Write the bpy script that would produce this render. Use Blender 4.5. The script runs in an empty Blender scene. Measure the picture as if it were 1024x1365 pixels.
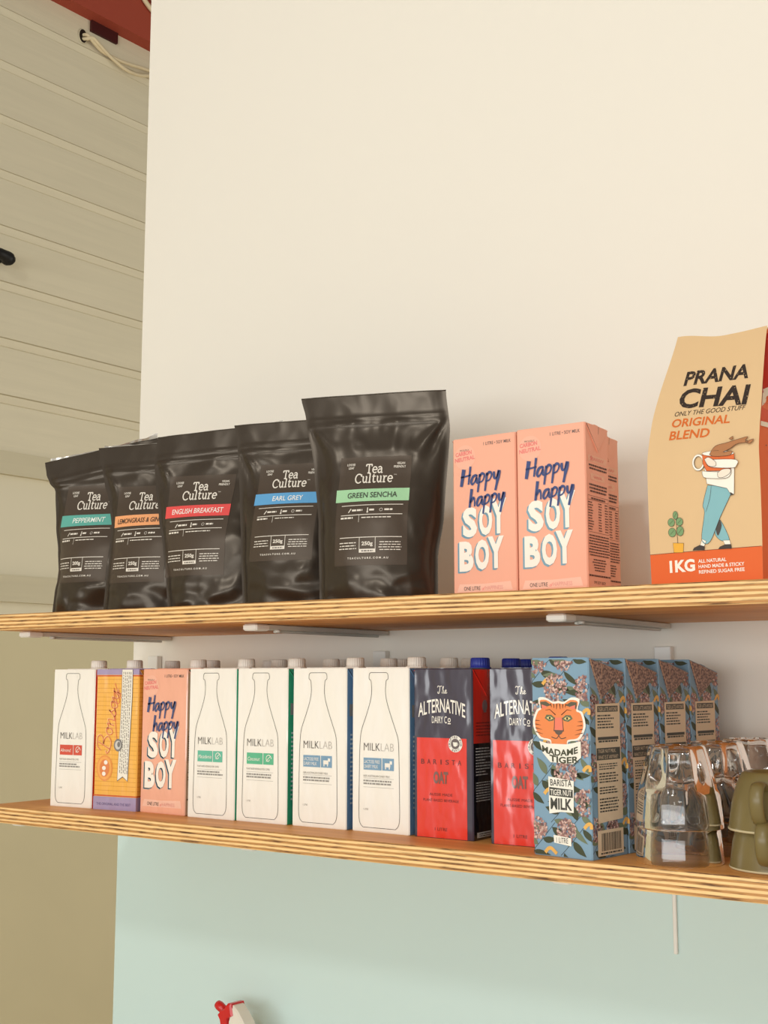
import bpy, math, random
from mathutils import Vector, Matrix, noise
S = bpy.context.scene
COL = S.collection
R = math.radians
random.seed(7)

# ------------------------------------------------------------------ colours
def lin(c):
    c /= 255.0
    return c / 12.92 if c <= 0.04045 else ((c + 0.055) / 1.055) ** 2.4
def rgb(r, g, b): return (lin(r), lin(g), lin(b), 1.0)

# ------------------------------------------------------------------ camera
cam_d = bpy.data.cameras.new('camera')
cam = bpy.data.objects.new('camera', cam_d); COL.objects.link(cam)
cam_d.sensor_fit = 'HORIZONTAL'; cam_d.sensor_width = 36.0
cam_d.lens = 36.0 * 1630.0 / 1024.0
cam_d.clip_start = 0.02; cam_d.clip_end = 60
CAMP = Vector((0, -1.535, 1.6))
cam.location = CAMP
cam.rotation_euler = (R(90 + 7.7385), 0, R(35.2835))
S.camera = cam

# ------------------------------------------------------------------ light
w = bpy.data.worlds.new('world'); S.world = w; w.use_nodes = True
bg = w.node_tree.nodes['Background']
bg.inputs[0].default_value = (1.0, 0.92, 0.80, 1)
# the rest of the room: open and bright to the left behind the camera, dim to the right
_n = w.node_tree; _tc = _n.nodes.new('ShaderNodeTexCoord'); _d = _n.nodes.new('ShaderNodeVectorMath'); _d.operation = 'DOT_PRODUCT'
_d.inputs[1].default_value = Vector((-0.55, -0.75, 0.28)).normalized(); _n.links.new(_tc.outputs['Generated'], _d.inputs[0])
_r = _n.nodes.new('ShaderNodeMapRange'); _r.inputs[1].default_value = -0.7; _r.inputs[2].default_value = 0.9; _r.inputs[3].default_value = 0.10; _r.inputs[4].default_value = 0.74
_n.links.new(_d.outputs['Value'], _r.inputs[0]); _n.links.new(_r.outputs[0], bg.inputs[1])
def area(name, loc, target, sx, sy, power, col):
    l = bpy.data.lights.new(name, 'AREA'); l.shape = 'RECTANGLE'; l.size = sx; l.size_y = sy
    l.energy = power; l.color = col
    o = bpy.data.objects.new(name, l); COL.objects.link(o); o.location = loc
    o.rotation_euler = (Vector(target) - Vector(loc)).to_track_quat('-Z', 'Y').to_euler()
    return o
# the high shop-front window behind the camera that throws the crisp shadows
area('high_window_light', (-0.05, -3.75, 3.52), (-0.75, 0, 1.75), 0.30, 0.30, 26, (1.0, 1.0, 0.98))
# the broad window wall of the room
area('window_wall_light', (-0.1, -4.9, 1.60), (-0.5, 0, 1.6), 5.6, 1.1, 118, (0.95, 0.98, 1.0))
# unseen fill light added behind the shelf wall to brighten the side wall
area('side_wall_fill', (0.6, 2.6, 2.0), (-2.8, 1.2, 1.9), 1.4, 2.0, 42, (1.0, 0.96, 0.86))
S.view_settings.view_transform = 'Standard'
S.view_settings.look = 'None'
S.view_settings.exposure = -0.06
S.view_settings.gamma = 1.0
S.view_settings.use_curve_mapping = False

# ------------------------------------------------------------------ materials
MC = {}
def pm(name, col, rough=0.5, spec=0.5, coat=0.0, metal=0.0, bump=None, mottling=0.0, tint=None):
    key = (name,)
    if key in MC: return MC[key]
    m = bpy.data.materials.new(name); m.use_nodes = True
    nt = m.node_tree; b = nt.nodes['Principled BSDF']
    b.inputs['Base Color'].default_value = col
    b.inputs['Roughness'].default_value = rough
    b.inputs['Specular IOR Level'].default_value = spec
    b.inputs['Metallic'].default_value = metal
    if tint: b.inputs['Specular Tint'].default_value = tint
    b.inputs['Coat Weight'].default_value = coat
    b.inputs['Coat Roughness'].default_value = 0.12
    tc = nt.nodes.new('ShaderNodeTexCoord')
    if bump:
        sc, st, dist = bump
        mp = nt.nodes.new('ShaderNodeMapping'); nt.links.new(tc.outputs['Object'], mp.inputs[0])
        mp.inputs['Scale'].default_value = sc if isinstance(sc, tuple) else (sc, sc, sc)
        n = nt.nodes.new('ShaderNodeTexNoise'); n.inputs['Scale'].default_value = 1.0
        n.inputs['Detail'].default_value = 3.0
        nt.links.new(mp.outputs[0], n.inputs['Vector'])
        bp = nt.nodes.new('ShaderNodeBump'); bp.inputs['Strength'].default_value = st
        bp.inputs['Distance'].default_value = dist
        nt.links.new(n.outputs['Fac'], bp.inputs['Height'])
        nt.links.new(bp.outputs[0], b.inputs['Normal'])
        nt.links.new(bp.outputs[0], b.inputs['Coat Normal'])
    if mottling:
        n2 = nt.nodes.new('ShaderNodeTexNoise'); n2.inputs['Scale'].default_value = 6.0
        n2.inputs['Detail'].default_value = 5.0
        nt.links.new(tc.outputs['Object'], n2.inputs['Vector'])
        mx = nt.nodes.new('ShaderNodeMix'); mx.data_type = 'RGBA'
        mx.inputs[6].default_value = tuple(c * (1 - mottling) for c in col[:3]) + (1,)
        mx.inputs[7].default_value = tuple(min(1, c * (1 + mottling)) for c in col[:3]) + (1,)
        nt.links.new(n2.outputs['Fac'], mx.inputs[0])
        nt.links.new(mx.outputs[2], b.inputs['Base Color'])
    MC[key] = m
    return m

PRN = {}
def ink(r, g, b, kind='card'):
    """print colour; the finish follows the thing it is printed on"""
    k = (r, g, b, kind)
    if k in PRN: return PRN[k]
    nm = 'print_%s_%02x%02x%02x' % (kind, r, g, b)
    if kind == 'card':   m = pm(nm, rgb(r, g, b), 0.48, 0.4, bump=(30.0, 0.12, 0.004))
    elif kind == 'gloss': m = pm(nm, rgb(r, g, b), 0.22, 0.5, coat=0.8, bump=((17.0, 17.0, 8.0), 0.5, 0.014))
    elif kind == 'film':  m = pm(nm, rgb(r, g, b), 0.42, 0.45)
    else:                 m = pm(nm, rgb(r, g, b), 0.6, 0.3)
    PRN[k] = m
    return m

def wood_edge(T):
    m = bpy.data.materials.new('plywood_edge'); m.use_nodes = True
    nt = m.node_tree; b = nt.nodes['Principled BSDF']; N = nt.nodes.new; L = nt.links.new
    tc = N('ShaderNodeTexCoord')
    sep = N('ShaderNodeSeparateXYZ'); L(tc.outputs['Object'], sep.inputs[0])
    mp = N('ShaderNodeMapping'); mp.inputs['Scale'].default_value = (5, 5, 75); L(tc.outputs['Object'], mp.inputs[0])
    nz = N('ShaderNodeTexNoise'); nz.inputs['Scale'].default_value = 1.0; nz.inputs['Detail'].default_value = 2; L(mp.outputs[0], nz.inputs['Vector'])
    a = N('ShaderNodeMath'); a.operation = 'MULTIPLY'; a.inputs[1].default_value = 2 * math.pi * 4.5 / T; L(sep.outputs['Z'], a.inputs[0])
    a2 = N('ShaderNodeMath'); a2.operation = 'MULTIPLY_ADD'; a2.inputs[1].default_value = 3.6; L(nz.outputs['Fac'], a2.inputs[0]); L(a.outputs[0], a2.inputs[2])
    s = N('ShaderNodeMath'); s.operation = 'SINE'; L(a2.outputs[0], s.inputs[0])
    rp = N('ShaderNodeValToRGB'); L(s.outputs[0], rp.inputs[0])
    mr = N('ShaderNodeMapRange'); mr.inputs[1].default_value = -1; mr.inputs[2].default_value = 1; L(s.outputs[0], mr.inputs[0]); L(mr.outputs[0], rp.inputs[0])
    e = rp.color_ramp.elements
    e[0].position = 0.3; e[0].color = rgb(190, 136, 74); e[1].position = 0.64; e[1].color = rgb(248, 206, 142)
    # dark end-grain streaks that sit in the dark plies
    mp2 = N('ShaderNodeMapping'); mp2.inputs['Scale'].default_value = (20, 20, 420); L(tc.outputs['Object'], mp2.inputs[0])
    n2 = N('ShaderNodeTexNoise'); n2.inputs['Scale'].default_value = 1.0; n2.inputs['Detail'].default_value = 4; n2.inputs['Roughness'].default_value = 0.65; L(mp2.outputs[0], n2.inputs['Vector'])
    r2 = N('ShaderNodeValToRGB'); L(n2.outputs['Fac'], r2.inputs[0])
    r2.color_ramp.elements[0].position = 0.50; r2.color_ramp.elements[0].color = (0, 0, 0, 1)
    r2.color_ramp.elements[1].position = 0.63; r2.color_ramp.elements[1].color = (1, 1, 1, 1)
    inv = N('ShaderNodeMath'); inv.operation = 'SUBTRACT'; inv.inputs[0].default_value = 1.15; L(mr.outputs[0], inv.inputs[1]); inv.use_clamp = True
    mu = N('ShaderNodeMath'); mu.operation = 'MULTIPLY'; L(r2.outputs[0], mu.inputs[0]); L(inv.outputs[0], mu.inputs[1])
    mx = N('ShaderNodeMix'); mx.data_type = 'RGBA'; L(mu.outputs[0], mx.inputs[0]); L(rp.outputs[0], mx.inputs[6]); mx.inputs[7].default_value = rgb(84, 48, 20)
    L(mx.outputs[2], b.inputs['Base Color']); b.inputs['Roughness'].default_value = 0.55
    bp = N('ShaderNodeBump'); bp.inputs['Strength'].default_value = 0.25; bp.inputs['Distance'].default_value = 0.001; bp.invert = True
    L(mu.outputs[0], bp.inputs['Height']); L(bp.outputs[0], b.inputs['Normal'])
    return m
def wood_face():
    m = bpy.data.materials.new('birch_veneer'); m.use_nodes = True
    nt = m.node_tree; b = nt.nodes['Principled BSDF']; N = nt.nodes.new; L = nt.links.new
    tc = N('ShaderNodeTexCoord')
    mp = N('ShaderNodeMapping'); mp.inputs['Scale'].default_value = (2.2, 26, 10); L(tc.outputs['Object'], mp.inputs[0])
    nz = N('ShaderNodeTexNoise'); nz.inputs['Scale'].default_value = 1.0; nz.inputs['Detail'].default_value = 5; nz.inputs['Distortion'].default_value = 0.7; L(mp.outputs[0], nz.inputs['Vector'])
    rp = N('ShaderNodeValToRGB'); L(nz.outputs['Fac'], rp.inputs[0])
    e = rp.color_ramp.elements
    e[0].position = 0.3; e[0].color = rgb(206, 134, 62); e[1].position = 0.72; e[1].color = rgb(240, 174, 96)
    L(rp.outputs[0], b.inputs['Base Color']); b.inputs['Roughness'].default_value = 0.5
    return m
def board_paint(name, col, grain=True):
    m = bpy.data.materials.new(name); m.use_nodes = True
    nt = m.node_tree; b = nt.nodes['Principled BSDF']; N = nt.nodes.new; L = nt.links.new
    tc = N('ShaderNodeTexCoord')
    mp = N('ShaderNodeMapping'); mp.inputs['Scale'].default_value = (8, 3, 60) if grain else (3, 3, 3); L(tc.outputs['Object'], mp.inputs[0])
    nz = N('ShaderNodeTexNoise'); nz.inputs['Scale'].default_value = 1.0; nz.inputs['Detail'].default_value = 5; nz.inputs['Distortion'].default_value = 0.6; L(mp.outputs[0], nz.inputs['Vector'])
    mx = N('ShaderNodeMix'); mx.data_type = 'RGBA'; L(nz.outputs['Fac'], mx.inputs[0])
    mx.inputs[6].default_value = tuple(c * 0.93 for c in col[:3]) + (1,); mx.inputs[7].default_value = tuple(c * 1.06 for c in col[:3]) + (1,)
    L(mx.outputs[2], b.inputs['Base Color']); b.inputs['Roughness'].default_value = 0.6
    bp = N('ShaderNodeBump'); bp.inputs['Strength'].default_value = 0.3 if grain else 0.1; bp.inputs['Distance'].default_value = 0.003
    L(nz.outputs['Fac'], bp.inputs['Height']); L(bp.outputs[0], b.inputs['Normal'])
    return m
def glass_mat():
    m = bpy.data.materials.new('clear_glass'); m.use_nodes = True
    b = m.node_tree.nodes['Principled BSDF']
    b.inputs['Base Color'].default_value = (0.97, 0.965, 0.95, 1); b.inputs['Roughness'].default_value = 0.0
    b.inputs['Transmission Weight'].default_value = 1.0; b.inputs['IOR'].default_value = 1.47
    return m

# ------------------------------------------------------------------ mesh builder
class MB:
    def __init__(s): s.v = []; s.f = []; s.m = []; s.sm = []; s.mats = []
    def mi(s, mat):
        if mat not in s.mats: s.mats.append(mat)
        return s.mats.index(mat)
    def face(s, pts, mat, smooth=False):
        i = len(s.v); s.v += [tuple(p) for p in pts]
        s.f.append(tuple(range(i, i + len(pts)))); s.m.append(s.mi(mat)); s.sm.append(smooth)
    def mesh(s, pts, faces, mat, smooth=False):
        i = len(s.v); s.v += [tuple(p) for p in pts]; k = s.mi(mat)
        for f in faces: s.f.append(tuple(j + i for j in f)); s.m.append(k); s.sm.append(smooth)
    def grid(s, fn, nu, nv, mat, smooth=True, closed_u=False):
        pts = []; nU = nu if closed_u else nu + 1
        for j in range(nv + 1):
            for i in range(nU): pts.append(fn(i / nu, j / nv))
        fs = []
        for j in range(nv):
            for i in range(nu):
                a = j * nU + i; b = j * nU + (i + 1) % nU
                fs.append((a, b, b + nU, a + nU))
        s.mesh(pts, fs, mat, smooth)
    def box(s, x0, x1, y0, y1, z0, z1, mat, top=None):
        P = [(x0, y0, z0), (x1, y0, z0), (x1, y1, z0), (x0, y1, z0), (x0, y0, z1), (x1, y0, z1), (x1, y1, z1), (x0, y1, z1)]
        s.mesh(P, [(0, 1, 5, 4), (1, 2, 6, 5), (2, 3, 7, 6), (3, 0, 4, 7)], mat)
        s.mesh(P, [(3, 2, 1, 0), (4, 5, 6, 7)], top or mat)
    def bevelbox(s, x0, x1, y0, y1, z0, z1, c, mat):
        """box with chamfered vertical and horizontal edges"""
        def ring(i, z): return [(x0 + i + c, y0 + i, z), (x1 - i - c, y0 + i, z), (x1 - i, y0 + i + c, z), (x1 - i, y1 - i - c, z),
                                (x1 - i - c, y1 - i, z), (x0 + i + c, y1 - i, z), (x0 + i, y1 - i - c, z), (x0 + i, y0 + i + c, z)]
        rs = [ring(c, z0), ring(0, z0 + c), ring(0, z1 - c), ring(c, z1)]
        P = [p for r_ in rs for p in r_]; F = []
        for k in range(3):
            for i in range(8):
                j = (i + 1) % 8; F.append((k * 8 + i, k * 8 + j, k * 8 + 8 + j, k * 8 + 8 + i))
        F.append(tuple(range(7, -1, -1))); F.append(tuple(range(24, 32)))
        s.mesh(P, F, mat)
    def lathe(s, prof, n, mat, cx=0, cy=0, cz=0, mod=None, smooth=True):
        def fn(u, v):
            k = v * (len(prof) - 1); i = int(round(k)); r, z = prof[i]; a = 2 * math.pi * u
            if mod: r = mod(r, z, a, i)
            return (cx + r * math.cos(a), cy + r * math.sin(a), cz + z)
        s.grid(fn, n, len(prof) - 1, mat, smooth, closed_u=True)
    def tube(s, pts, r, mat, n=8, smooth=True, flat=1.0):
        pts = [Vector(p) for p in pts]; rings = []; up = Vector((0, 0, 1))
        for i, p in enumerate(pts):
            t = (pts[min(i + 1, len(pts) - 1)] - pts[max(i - 1, 0)]).normalized()
            a = t.cross(up)
            if a.length < 1e-4: a = t.cross(Vector((0, 1, 0)))
            a.normalize(); b = a.cross(t); rr = r[i] if isinstance(r, (list, tuple)) else r
            rings.append([p + a * math.cos(2 * math.pi * k / n) * rr + b * math.sin(2 * math.pi * k / n) * rr * flat for k in range(n)])
        P = [q for g in rings for q in g]; F = []
        for i in range(len(pts) - 1):
            for k in range(n):
                j = (k + 1) % n; F.append((i * n + k, i * n + j, (i + 1) * n + j, (i + 1) * n + k))
        F.append(tuple(range(n - 1, -1, -1))); F.append(tuple((len(pts) - 1) * n + k for k in range(n)))
        s.mesh(P, F, mat, smooth)
    def build(s, name, parent=None, loc=None):
        me = bpy.data.meshes.new(name); me.from_pydata(s.v, [], s.f)
        for m in s.mats: me.materials.append(m)
        me.polygons.foreach_set('material_index', s.m); me.polygons.foreach_set('use_smooth', s.sm)
        me.update()
        o = bpy.data.objects.new(name, me); COL.objects.link(o)
        if parent: o.parent = parent
        if loc: o.location = loc
        return o

def tag(o, label=None, cat=None, group=None, kind=None):
    if label: o['label'] = label
    if cat: o['category'] = cat
    if group: o['group'] = group
    if kind: o['kind'] = kind
    return o
def thing(name, loc, rz, label, cat, group=None):
    o = bpy.data.objects.new(name, None); COL.objects.link(o); o.empty_display_size = 0.03
    o.location = loc; o.rotation_euler = (0, 0, rz)
    return tag(o, label, cat, group)

def smooth_pts(pts, n=6):
    """Catmull-Rom through the points"""
    if len(pts) < 3: return [tuple(p) for p in pts]
    P = [pts[0]] + list(pts) + [pts[-1]]; out = []
    for i in range(1, len(P) - 2):
        p0, p1, p2, p3 = P[i - 1], P[i], P[i + 1], P[i + 2]
        for k in range(n):
            t = k / n
            out.append(tuple(0.5 * (2 * b + (c - a) * t + (2 * a - 5 * b + 4 * c - d) * t * t + (3 * b - a - 3 * c + d) * t ** 3)
                             for a, b, c, d in zip(p0, p1, p2, p3)))
    out.append(tuple(P[-2]))
    return out

# ------------------------------------------------------------------ lettering
TXT = {}
def text_geo(s, bold=0.0):
    k = (s, bold)
    if k in TXT: return TXT[k]
    cu = bpy.data.curves.new('lettering', 'FONT'); cu.body = s; cu.size = 1; cu.fill_mode = 'FRONT'
    cu.resolution_u = 3; cu.offset = bold
    o = bpy.data.objects.new('lettering', cu); COL.objects.link(o)
    dg = bpy.context.evaluated_depsgraph_get(); me = bpy.data.meshes.new_from_object(o.evaluated_get(dg))
    V = [(v.co.x, v.co.y) for v in me.vertices]; F = [tuple(p.vertices) for p in me.polygons]
    bpy.data.objects.remove(o); bpy.data.meshes.remove(me); bpy.data.curves.remove(cu)
    xs = [a for a, b in V]; ys = [b for a, b in V]
    x0, x1, y0, y1 = min(xs), max(xs), min(ys), max(ys)
    V = [((a - x0) / (x1 - x0), (b - y0) / (y1 - y0)) for a, b in V]
    TXT[k] = (V, F); return TXT[k]

def tea_glyphs():
    def arc(cx, cy, rx, ry, a0, a1, n=10): return [(cx + rx * math.cos(R(a0 + (a1 - a0) * i / n)), cy + ry * math.sin(R(a0 + (a1 - a0) * i / n))) for i in range(n + 1)]
    G = {}
    G['T'] = (1.1, [[(0, 1.4), (1.1, 1.4)], [(.55, 1.4), (.55, 0)], [(.28, .02), (.82, .02)], [(.03, 1.4), (.03, 1.08)], [(1.07, 1.4), (1.07, 1.08)]])
    G['e'] = (.86, [[(.06, .52), (.82, .52)], arc(.44, .5, .39, .5, 0, 320)])
    G['a'] = (.95, [smooth_pts([(.1, .85), (.4, 1.0), (.68, .8), (.7, .4), (.7, .04)], 4), [(.66, .02), (.93, .02)], smooth_pts([(.7, .55), (.3, .58), (.06, .3), (.3, 0), (.7, .22)], 4)])
    G['C'] = (1.15, [arc(.62, .7, .6, .72, 42, 318, 14), [(1.07, 1.35), (1.07, .98)]])
    G['u'] = (1.0, [[(-.02, .98), (.2, .98)], smooth_pts([(.18, .98), (.18, .35), (.42, .0), (.76, .25)], 4), [(.76, 1), (.76, 0)], [(.58, .98), (.76, .98)], [(.76, .02), (.98, .02)]])
    G['l'] = (.55, [[(0, 1.48), (.25, 1.48)], [(.25, 1.5), (.25, 0)], [(0, .02), (.5, .02)]])
    G['t'] = (.68, [smooth_pts([(.24, 1.32), (.24, .3), (.4, .0), (.66, .14)], 4), [(0, .98), (.6, .98)]])
    G['r'] = (.76, [[(0, .98), (.22, .98)], [(.22, 1), (.22, 0)], [(0, .02), (.48, .02)], smooth_pts([(.22, .6), (.45, .95), (.72, .9)], 4)])
    return G
TEA = tea_glyphs()
BRUSH = {
    'H': (1.05, [([(.14, 1.75), (.02, .0)], .26), ([(.86, 1.95), (.80, .1)], .15), ([(-.12, .95), (.98, 1.06)], .12)]),
    'a': (.85, [([(.58, .95), (.2, .85), (.04, .35), (.2, .05), (.48, .4), (.62, .98)], .13), ([(.6, .7), (.64, .2), (.8, .08)], .13)]),
    'p': (.78, [([(.08, 1.0), (.0, -.85)], .16), ([(.06, .72), (.3, 1.02), (.58, .8), (.44, .28), (.08, .12)], .12)]),
    'y': (.78, [([(.04, 1.0), (.12, .38), (.36, .32), (.58, 1.0)], .13), ([(.6, 1.05), (.5, .1), (.36, -.95)], .2)]),
    'h': (.78, [([(.1, 1.9), (.02, .0)], .2), ([(.06, .5), (.34, .96), (.52, .7), (.58, .05)], .13)]),
}
SCRIPT = {
    'T': (.95, [[(.0, 1.3), (.15, 1.6), (.5, 1.5), (.95, 1.62)], [(.55, 1.5), (.45, .5), (.3, .02), (.05, .15), (.15, .4)]]),
    'h': (.6, [[(.0, .1), (.3, 1.1), (.35, 1.5), (.2, 1.3), (.1, 0)], [(.12, .4), (.35, .75), (.42, .1), (.6, .15)]]),
    'e': (.55, [[(.0, .15), (.35, .5), (.28, .8), (.08, .5), (.2, .05), (.55, .25)]]),
    'B': (1.25, [[(.42, 1.5), (.3, .7), (.18, -.02)], [(-.15, 1.0), (.1, 1.5), (.75, 1.65), (1.0, 1.3), (.75, .92), (.4, .84), (.8, .8), (1.1, .45), (.8, .0), (.2, -.02), (-.2, .2), (-.05, .42)]]),
    'o': (.72, [[(.45, .8), (.1, .7), (.02, .3), (.25, .0), (.52, .3), (.45, .75), (.4, .6), (.75, .7)]]),
    'n': (.78, [[(.0, .7), (.12, .78), (.1, .0)], [(.1, .4), (.4, .8), (.5, .5), (.52, .05), (.78, .2)]]),
    's': (.62, [[(.0, .1), (.35, .85), (.3, .6), (.5, .25), (.25, 0), (.0, .15)], [(.4, .05), (.62, .25)]]),
    'y': (.8, [[(.0, .7), (.1, .75), (.1, .2), (.35, .1), (.6, .75)], [(.6, .8), (.55, -.3), (.3, -.95), (.05, -.7), (.4, -.1), (.85, .25)]]),
}

class Deco:
    """prints on a surface P(u, v, off): metres across, metres up, metres off the surface"""
    def __init__(s, mb, P, step=0.0002): s.mb = mb; s.P = P; s.step = step
    def pt(s, u, v, l): return s.P(u, v, s.step * l)
    def poly(s, pts, mat, l=1): s.mb.face([s.pt(u, v, l) for u, v in pts], mat)
    def rect(s, u0, v0, u1, v1, mat, l=1, nu=1, nv=1):
        s.mb.grid(lambda a, b: s.pt(u0 + (u1 - u0) * a, v0 + (v1 - v0) * b, l), nu, nv, mat, smooth=nu > 1)
    def quad(s, p, mat, l=1, nu=1, nv=1):
        bl, br, tr, tl = p
        def f(a, b):
            q = [(bl[i] * (1 - a) + br[i] * a) * (1 - b) + (tl[i] * (1 - a) + tr[i] * a) * b for i in (0, 1)]
            return s.pt(q[0], q[1], l)
        s.mb.grid(f, nu, nv, mat, smooth=nu > 1)
    def disc(s, u, v, ru, rv, mat, l=1, n=20): s.poly([(u + ru * math.cos(2 * math.pi * i / n), v + rv * math.sin(2 * math.pi * i / n)) for i in range(n)], mat, l)
    def text(s, t, u, v, wd, h, mat, l=2, bold=0.0, shear=0.0, slope=0.0, arch=0.0, warp=None):
        V, F = text_geo(t, bold)
        def f(a, b):
            uu = u + a * wd + shear * b * h; vv = v + b * h + slope * a * wd
            if arch: vv += arch * (1 - (2 * a - 1) ** 2)
            return s.pt(uu, vv, l)
        s.mb.mesh([f(a, b) for a, b in V], F, mat)
    def stroke(s, pts, wd, mat, l=2, taper=None, closed=False):
        n = len(pts); L_ = []; R_ = []
        for i, (x, y) in enumerate(pts):
            a = pts[i - 1] if (i > 0 or closed) else pts[i]; b = pts[(i + 1) % n] if (i < n - 1 or closed) else pts[i]
            dx, dy = b[0] - a[0], b[1] - a[1]; d = math.hypot(dx, dy) or 1
            ww = (wd if not taper else wd * taper(i / (n - 1))) / 2
            L_.append((x - dy / d * ww, y + dx / d * ww)); R_.append((x + dy / d * ww, y - dx / d * ww))
        P = [s.pt(a, b, l) for a, b in L_] + [s.pt(a, b, l) for a, b in R_]
        m = n if closed else n - 1
        s.mb.mesh(P, [(i, (i + 1) % n, n + (i + 1) % n, n + i) for i in range(m)], mat)
    def tea(s, word, u, v, wd, h, mat, l=3, thick=.2, hmax=1.45, shear=0.0):
        tot = sum(TEA[c][0] for c in word) + .12 * (len(word) - 1); k = wd / tot; ky = h / hmax; x = 0
        for c in word:
            for st in TEA[c][1]:
                s.stroke([(u + (x + px + shear * py) * k, v + py * ky) for px, py in st], thick * k, mat, l)
            x += TEA[c][0] + .12
    def brush(s, word, u, v, wd, h, mat, l=3, slope=0.0, shear=.1):
        tot = sum(BRUSH[c][0] for c in word); k = wd / tot; ky = h / 2.9; x = 0
        for c in word:
            for st, ww in BRUSH[c][1]:
                pts = smooth_pts([(u + (x + px + shear * py) * k, v + (py + .95) * ky + slope * (x + px) * k) for px, py in st], 5)
                s.stroke(pts, ww * k * 1.6, mat, l, taper=lambda t: .75 + .5 * math.sin(math.pi * min(1, t * 1.3 + .15)))
            x += BRUSH[c][0]
    def script(s, word, f, wd, mat, l=3):
        x = 0
        for c in word:
            for st in SCRIPT[c][1]: s.stroke([f(*p) for p in smooth_pts([(x + px, py) for px, py in st], 6)], wd, mat, l)
            x += SCRIPT[c][0]
    def lines(s, u0, v0, u1, v1, n, mat, l=2, fill=.5, ragged=.25, center=False, seed=1):
        rd = random.Random(seed); dv = (v1 - v0) / n
        for i in range(n):
            v = v1 - (i + 1) * dv; W = (u1 - u0) * (1 - rd.random() * ragged); u = u0 + ((u1 - u0 - W) / 2 if center else 0); end = u + W
            while u < end - 1e-4:
                L_ = min(end - u, rd.uniform(.0018, .0065)); s.rect(u, v + dv * .2, u + L_, v + dv * (.2 + fill), mat, l); u += L_ + .0009

# ------------------------------------------------------------------ the setting
paint_white = pm('white_wall_paint', rgb(237, 232, 220), 0.7, 0.25, bump=(220.0, 0.05, 0.0006))
b = MB(); b.box(-1.634, 2.2, 0.0, 0.14, 0.0, 4.4, paint_white)
tag(b.build('wall_back'), kind='structure')

floor_m = pm('grey_floor', rgb(226, 213, 192), 0.6, 0.3, mottling=0.08)
b = MB(); b.box(-5.5, 4.0, -6.5, 5.0, -0.1, 0.0, floor_m)
tag(b.build('floor'), kind='structure')

wb = board_paint('weatherboard_paint', rgb(222, 213, 186))
wp = board_paint('panel_paint', rgb(224, 216, 190), False)
wl = board_paint('plain_wall_paint', rgb(208, 197, 160), False)
# the far side wall: runs away from the camera past the end of the shelf wall
ROT = R(3.0); LWO = Vector((-2.83, 0.625, 0))
LD = Vector((math.sin(ROT), math.cos(ROT), 0)); LN = Vector((math.cos(ROT), -math.sin(ROT), 0))
def lw(s_, off, z): p = LWO + LD * s_ + LN * off; return (p.x, p.y, z)
prof = [(0.0, 3.70)]
z = 3.541
for i in range(9):
    prof += [(0.0, z + .001), (-0.006, z - .001), (0.004, z - .004), (-0.003, z - .024), (-0.005, z - .0255), (0.0, z - .028)]
    z -= 0.1636
prof += [(0.0, 2.232)]
b = MB()
SA, SB = -3.6, 3.4
def strip(b_, prof_, mat, a=SA, c=SB):
    for (o0, z0), (o1, z1) in zip(prof_[:-1], prof_[1:]):
        b_.face([lw(a, o0, z0), lw(a, o1, z1), lw(c, o1, z1), lw(c, o0, z0)], mat)
strip(b, prof, wb); strip(b, [(0, 4.4), (0, 3.70)], wb)
strip(b, [(-.004, 2.232), (-.004, 1.80)], wp)
strip(b, [(0.0, 1.81), (0.0, 1.775), (-.004, 1.772), (0, 1.768), (0, 1.74)], wp)
strip(b, [(0.0, 1.74), (0.012, 1.738), (0.012, 0.0)], wl)
for q in (SA, SB):
    b.face([lw(q, 0, 0), lw(q, -.1, 0), lw(q, -.1, 4.4), lw(q, 0, 4.4)], wp)
b.face([lw(SA, -.1, 0), lw(SB, -.1, 0), lw(SB, -.1, 4.4), lw(SA, -.1, 4.4)], wp)
tag(b.build('wall_left'), kind='structure')
def lbox(b_, s0, s1, o0, o1, z0, z1, mat):
    P = [lw(s_, o, z_) for z_ in (z0, z1) for (s_, o) in ((s0, o0), (s1, o0), (s1, o1), (s0, o1))]
    b_.mesh(P, [(0, 3, 2, 1), (4, 5, 6, 7), (0, 1, 5, 4), (1, 2, 6, 5), (2, 3, 7, 6), (3, 0, 4, 7)], mat)
rail = board_paint('rail_paint', rgb(204, 195, 166))
b = MB(); lbox(b, SA, SB, -.004, .014, 2.167, 2.232, rail); tag(b.build('trim_1'), kind='structure')
b = MB(); lbox(b, SA, SB, -.004, .022, 1.81, 1.884, rail); tag(b.build('trim_2'), kind='structure')
red = pm('red_oxide_paint', rgb(164, 74, 56), 0.7, 0.2, bump=(400.0, 0.25, 0.001))
dark = pm('dark_recess', rgb(40, 26, 20), 0.8, 0.2)
b = MB(); lbox(b, SA, SB, .0, .05, 3.636, 4.05, red)
beam = tag(b.build('ceiling_beam'), 'rust red painted beam running along the top of the boarded side wall', 'beam')
b = MB(); lbox(b, .232, .335, .0, .010, 3.600, 3.637, pm('maroon_steel', rgb(70, 22, 20), 0.6, 0.3)); tag(b.build('cleat', beam), 'dark maroon steel cleat under the beam')
b = MB(); b.grid(lambda u, v: lw(.205 + .014 * math.cos(2 * math.pi * u) * (1 - v * .9), .004 - .002 * v, 3.572 + .022 * math.sin(2 * math.pi * u) * (1 - v * .9)), 16, 3, dark)
b.grid(lambda u, v: lw(.205 + .017 * math.cos(2 * math.pi * u) * (.82 + .18 * v), .001 + .004 * math.sin(math.pi * v), 3.572 + .025 * math.sin(2 * math.pi * u) * (.82 + .18 * v)), 16, 3, rail, closed_u=False)
tag(b.build('cable_hole'), 'small dark cable hole cut in the boarded wall below the red beam', 'hole')

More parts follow.
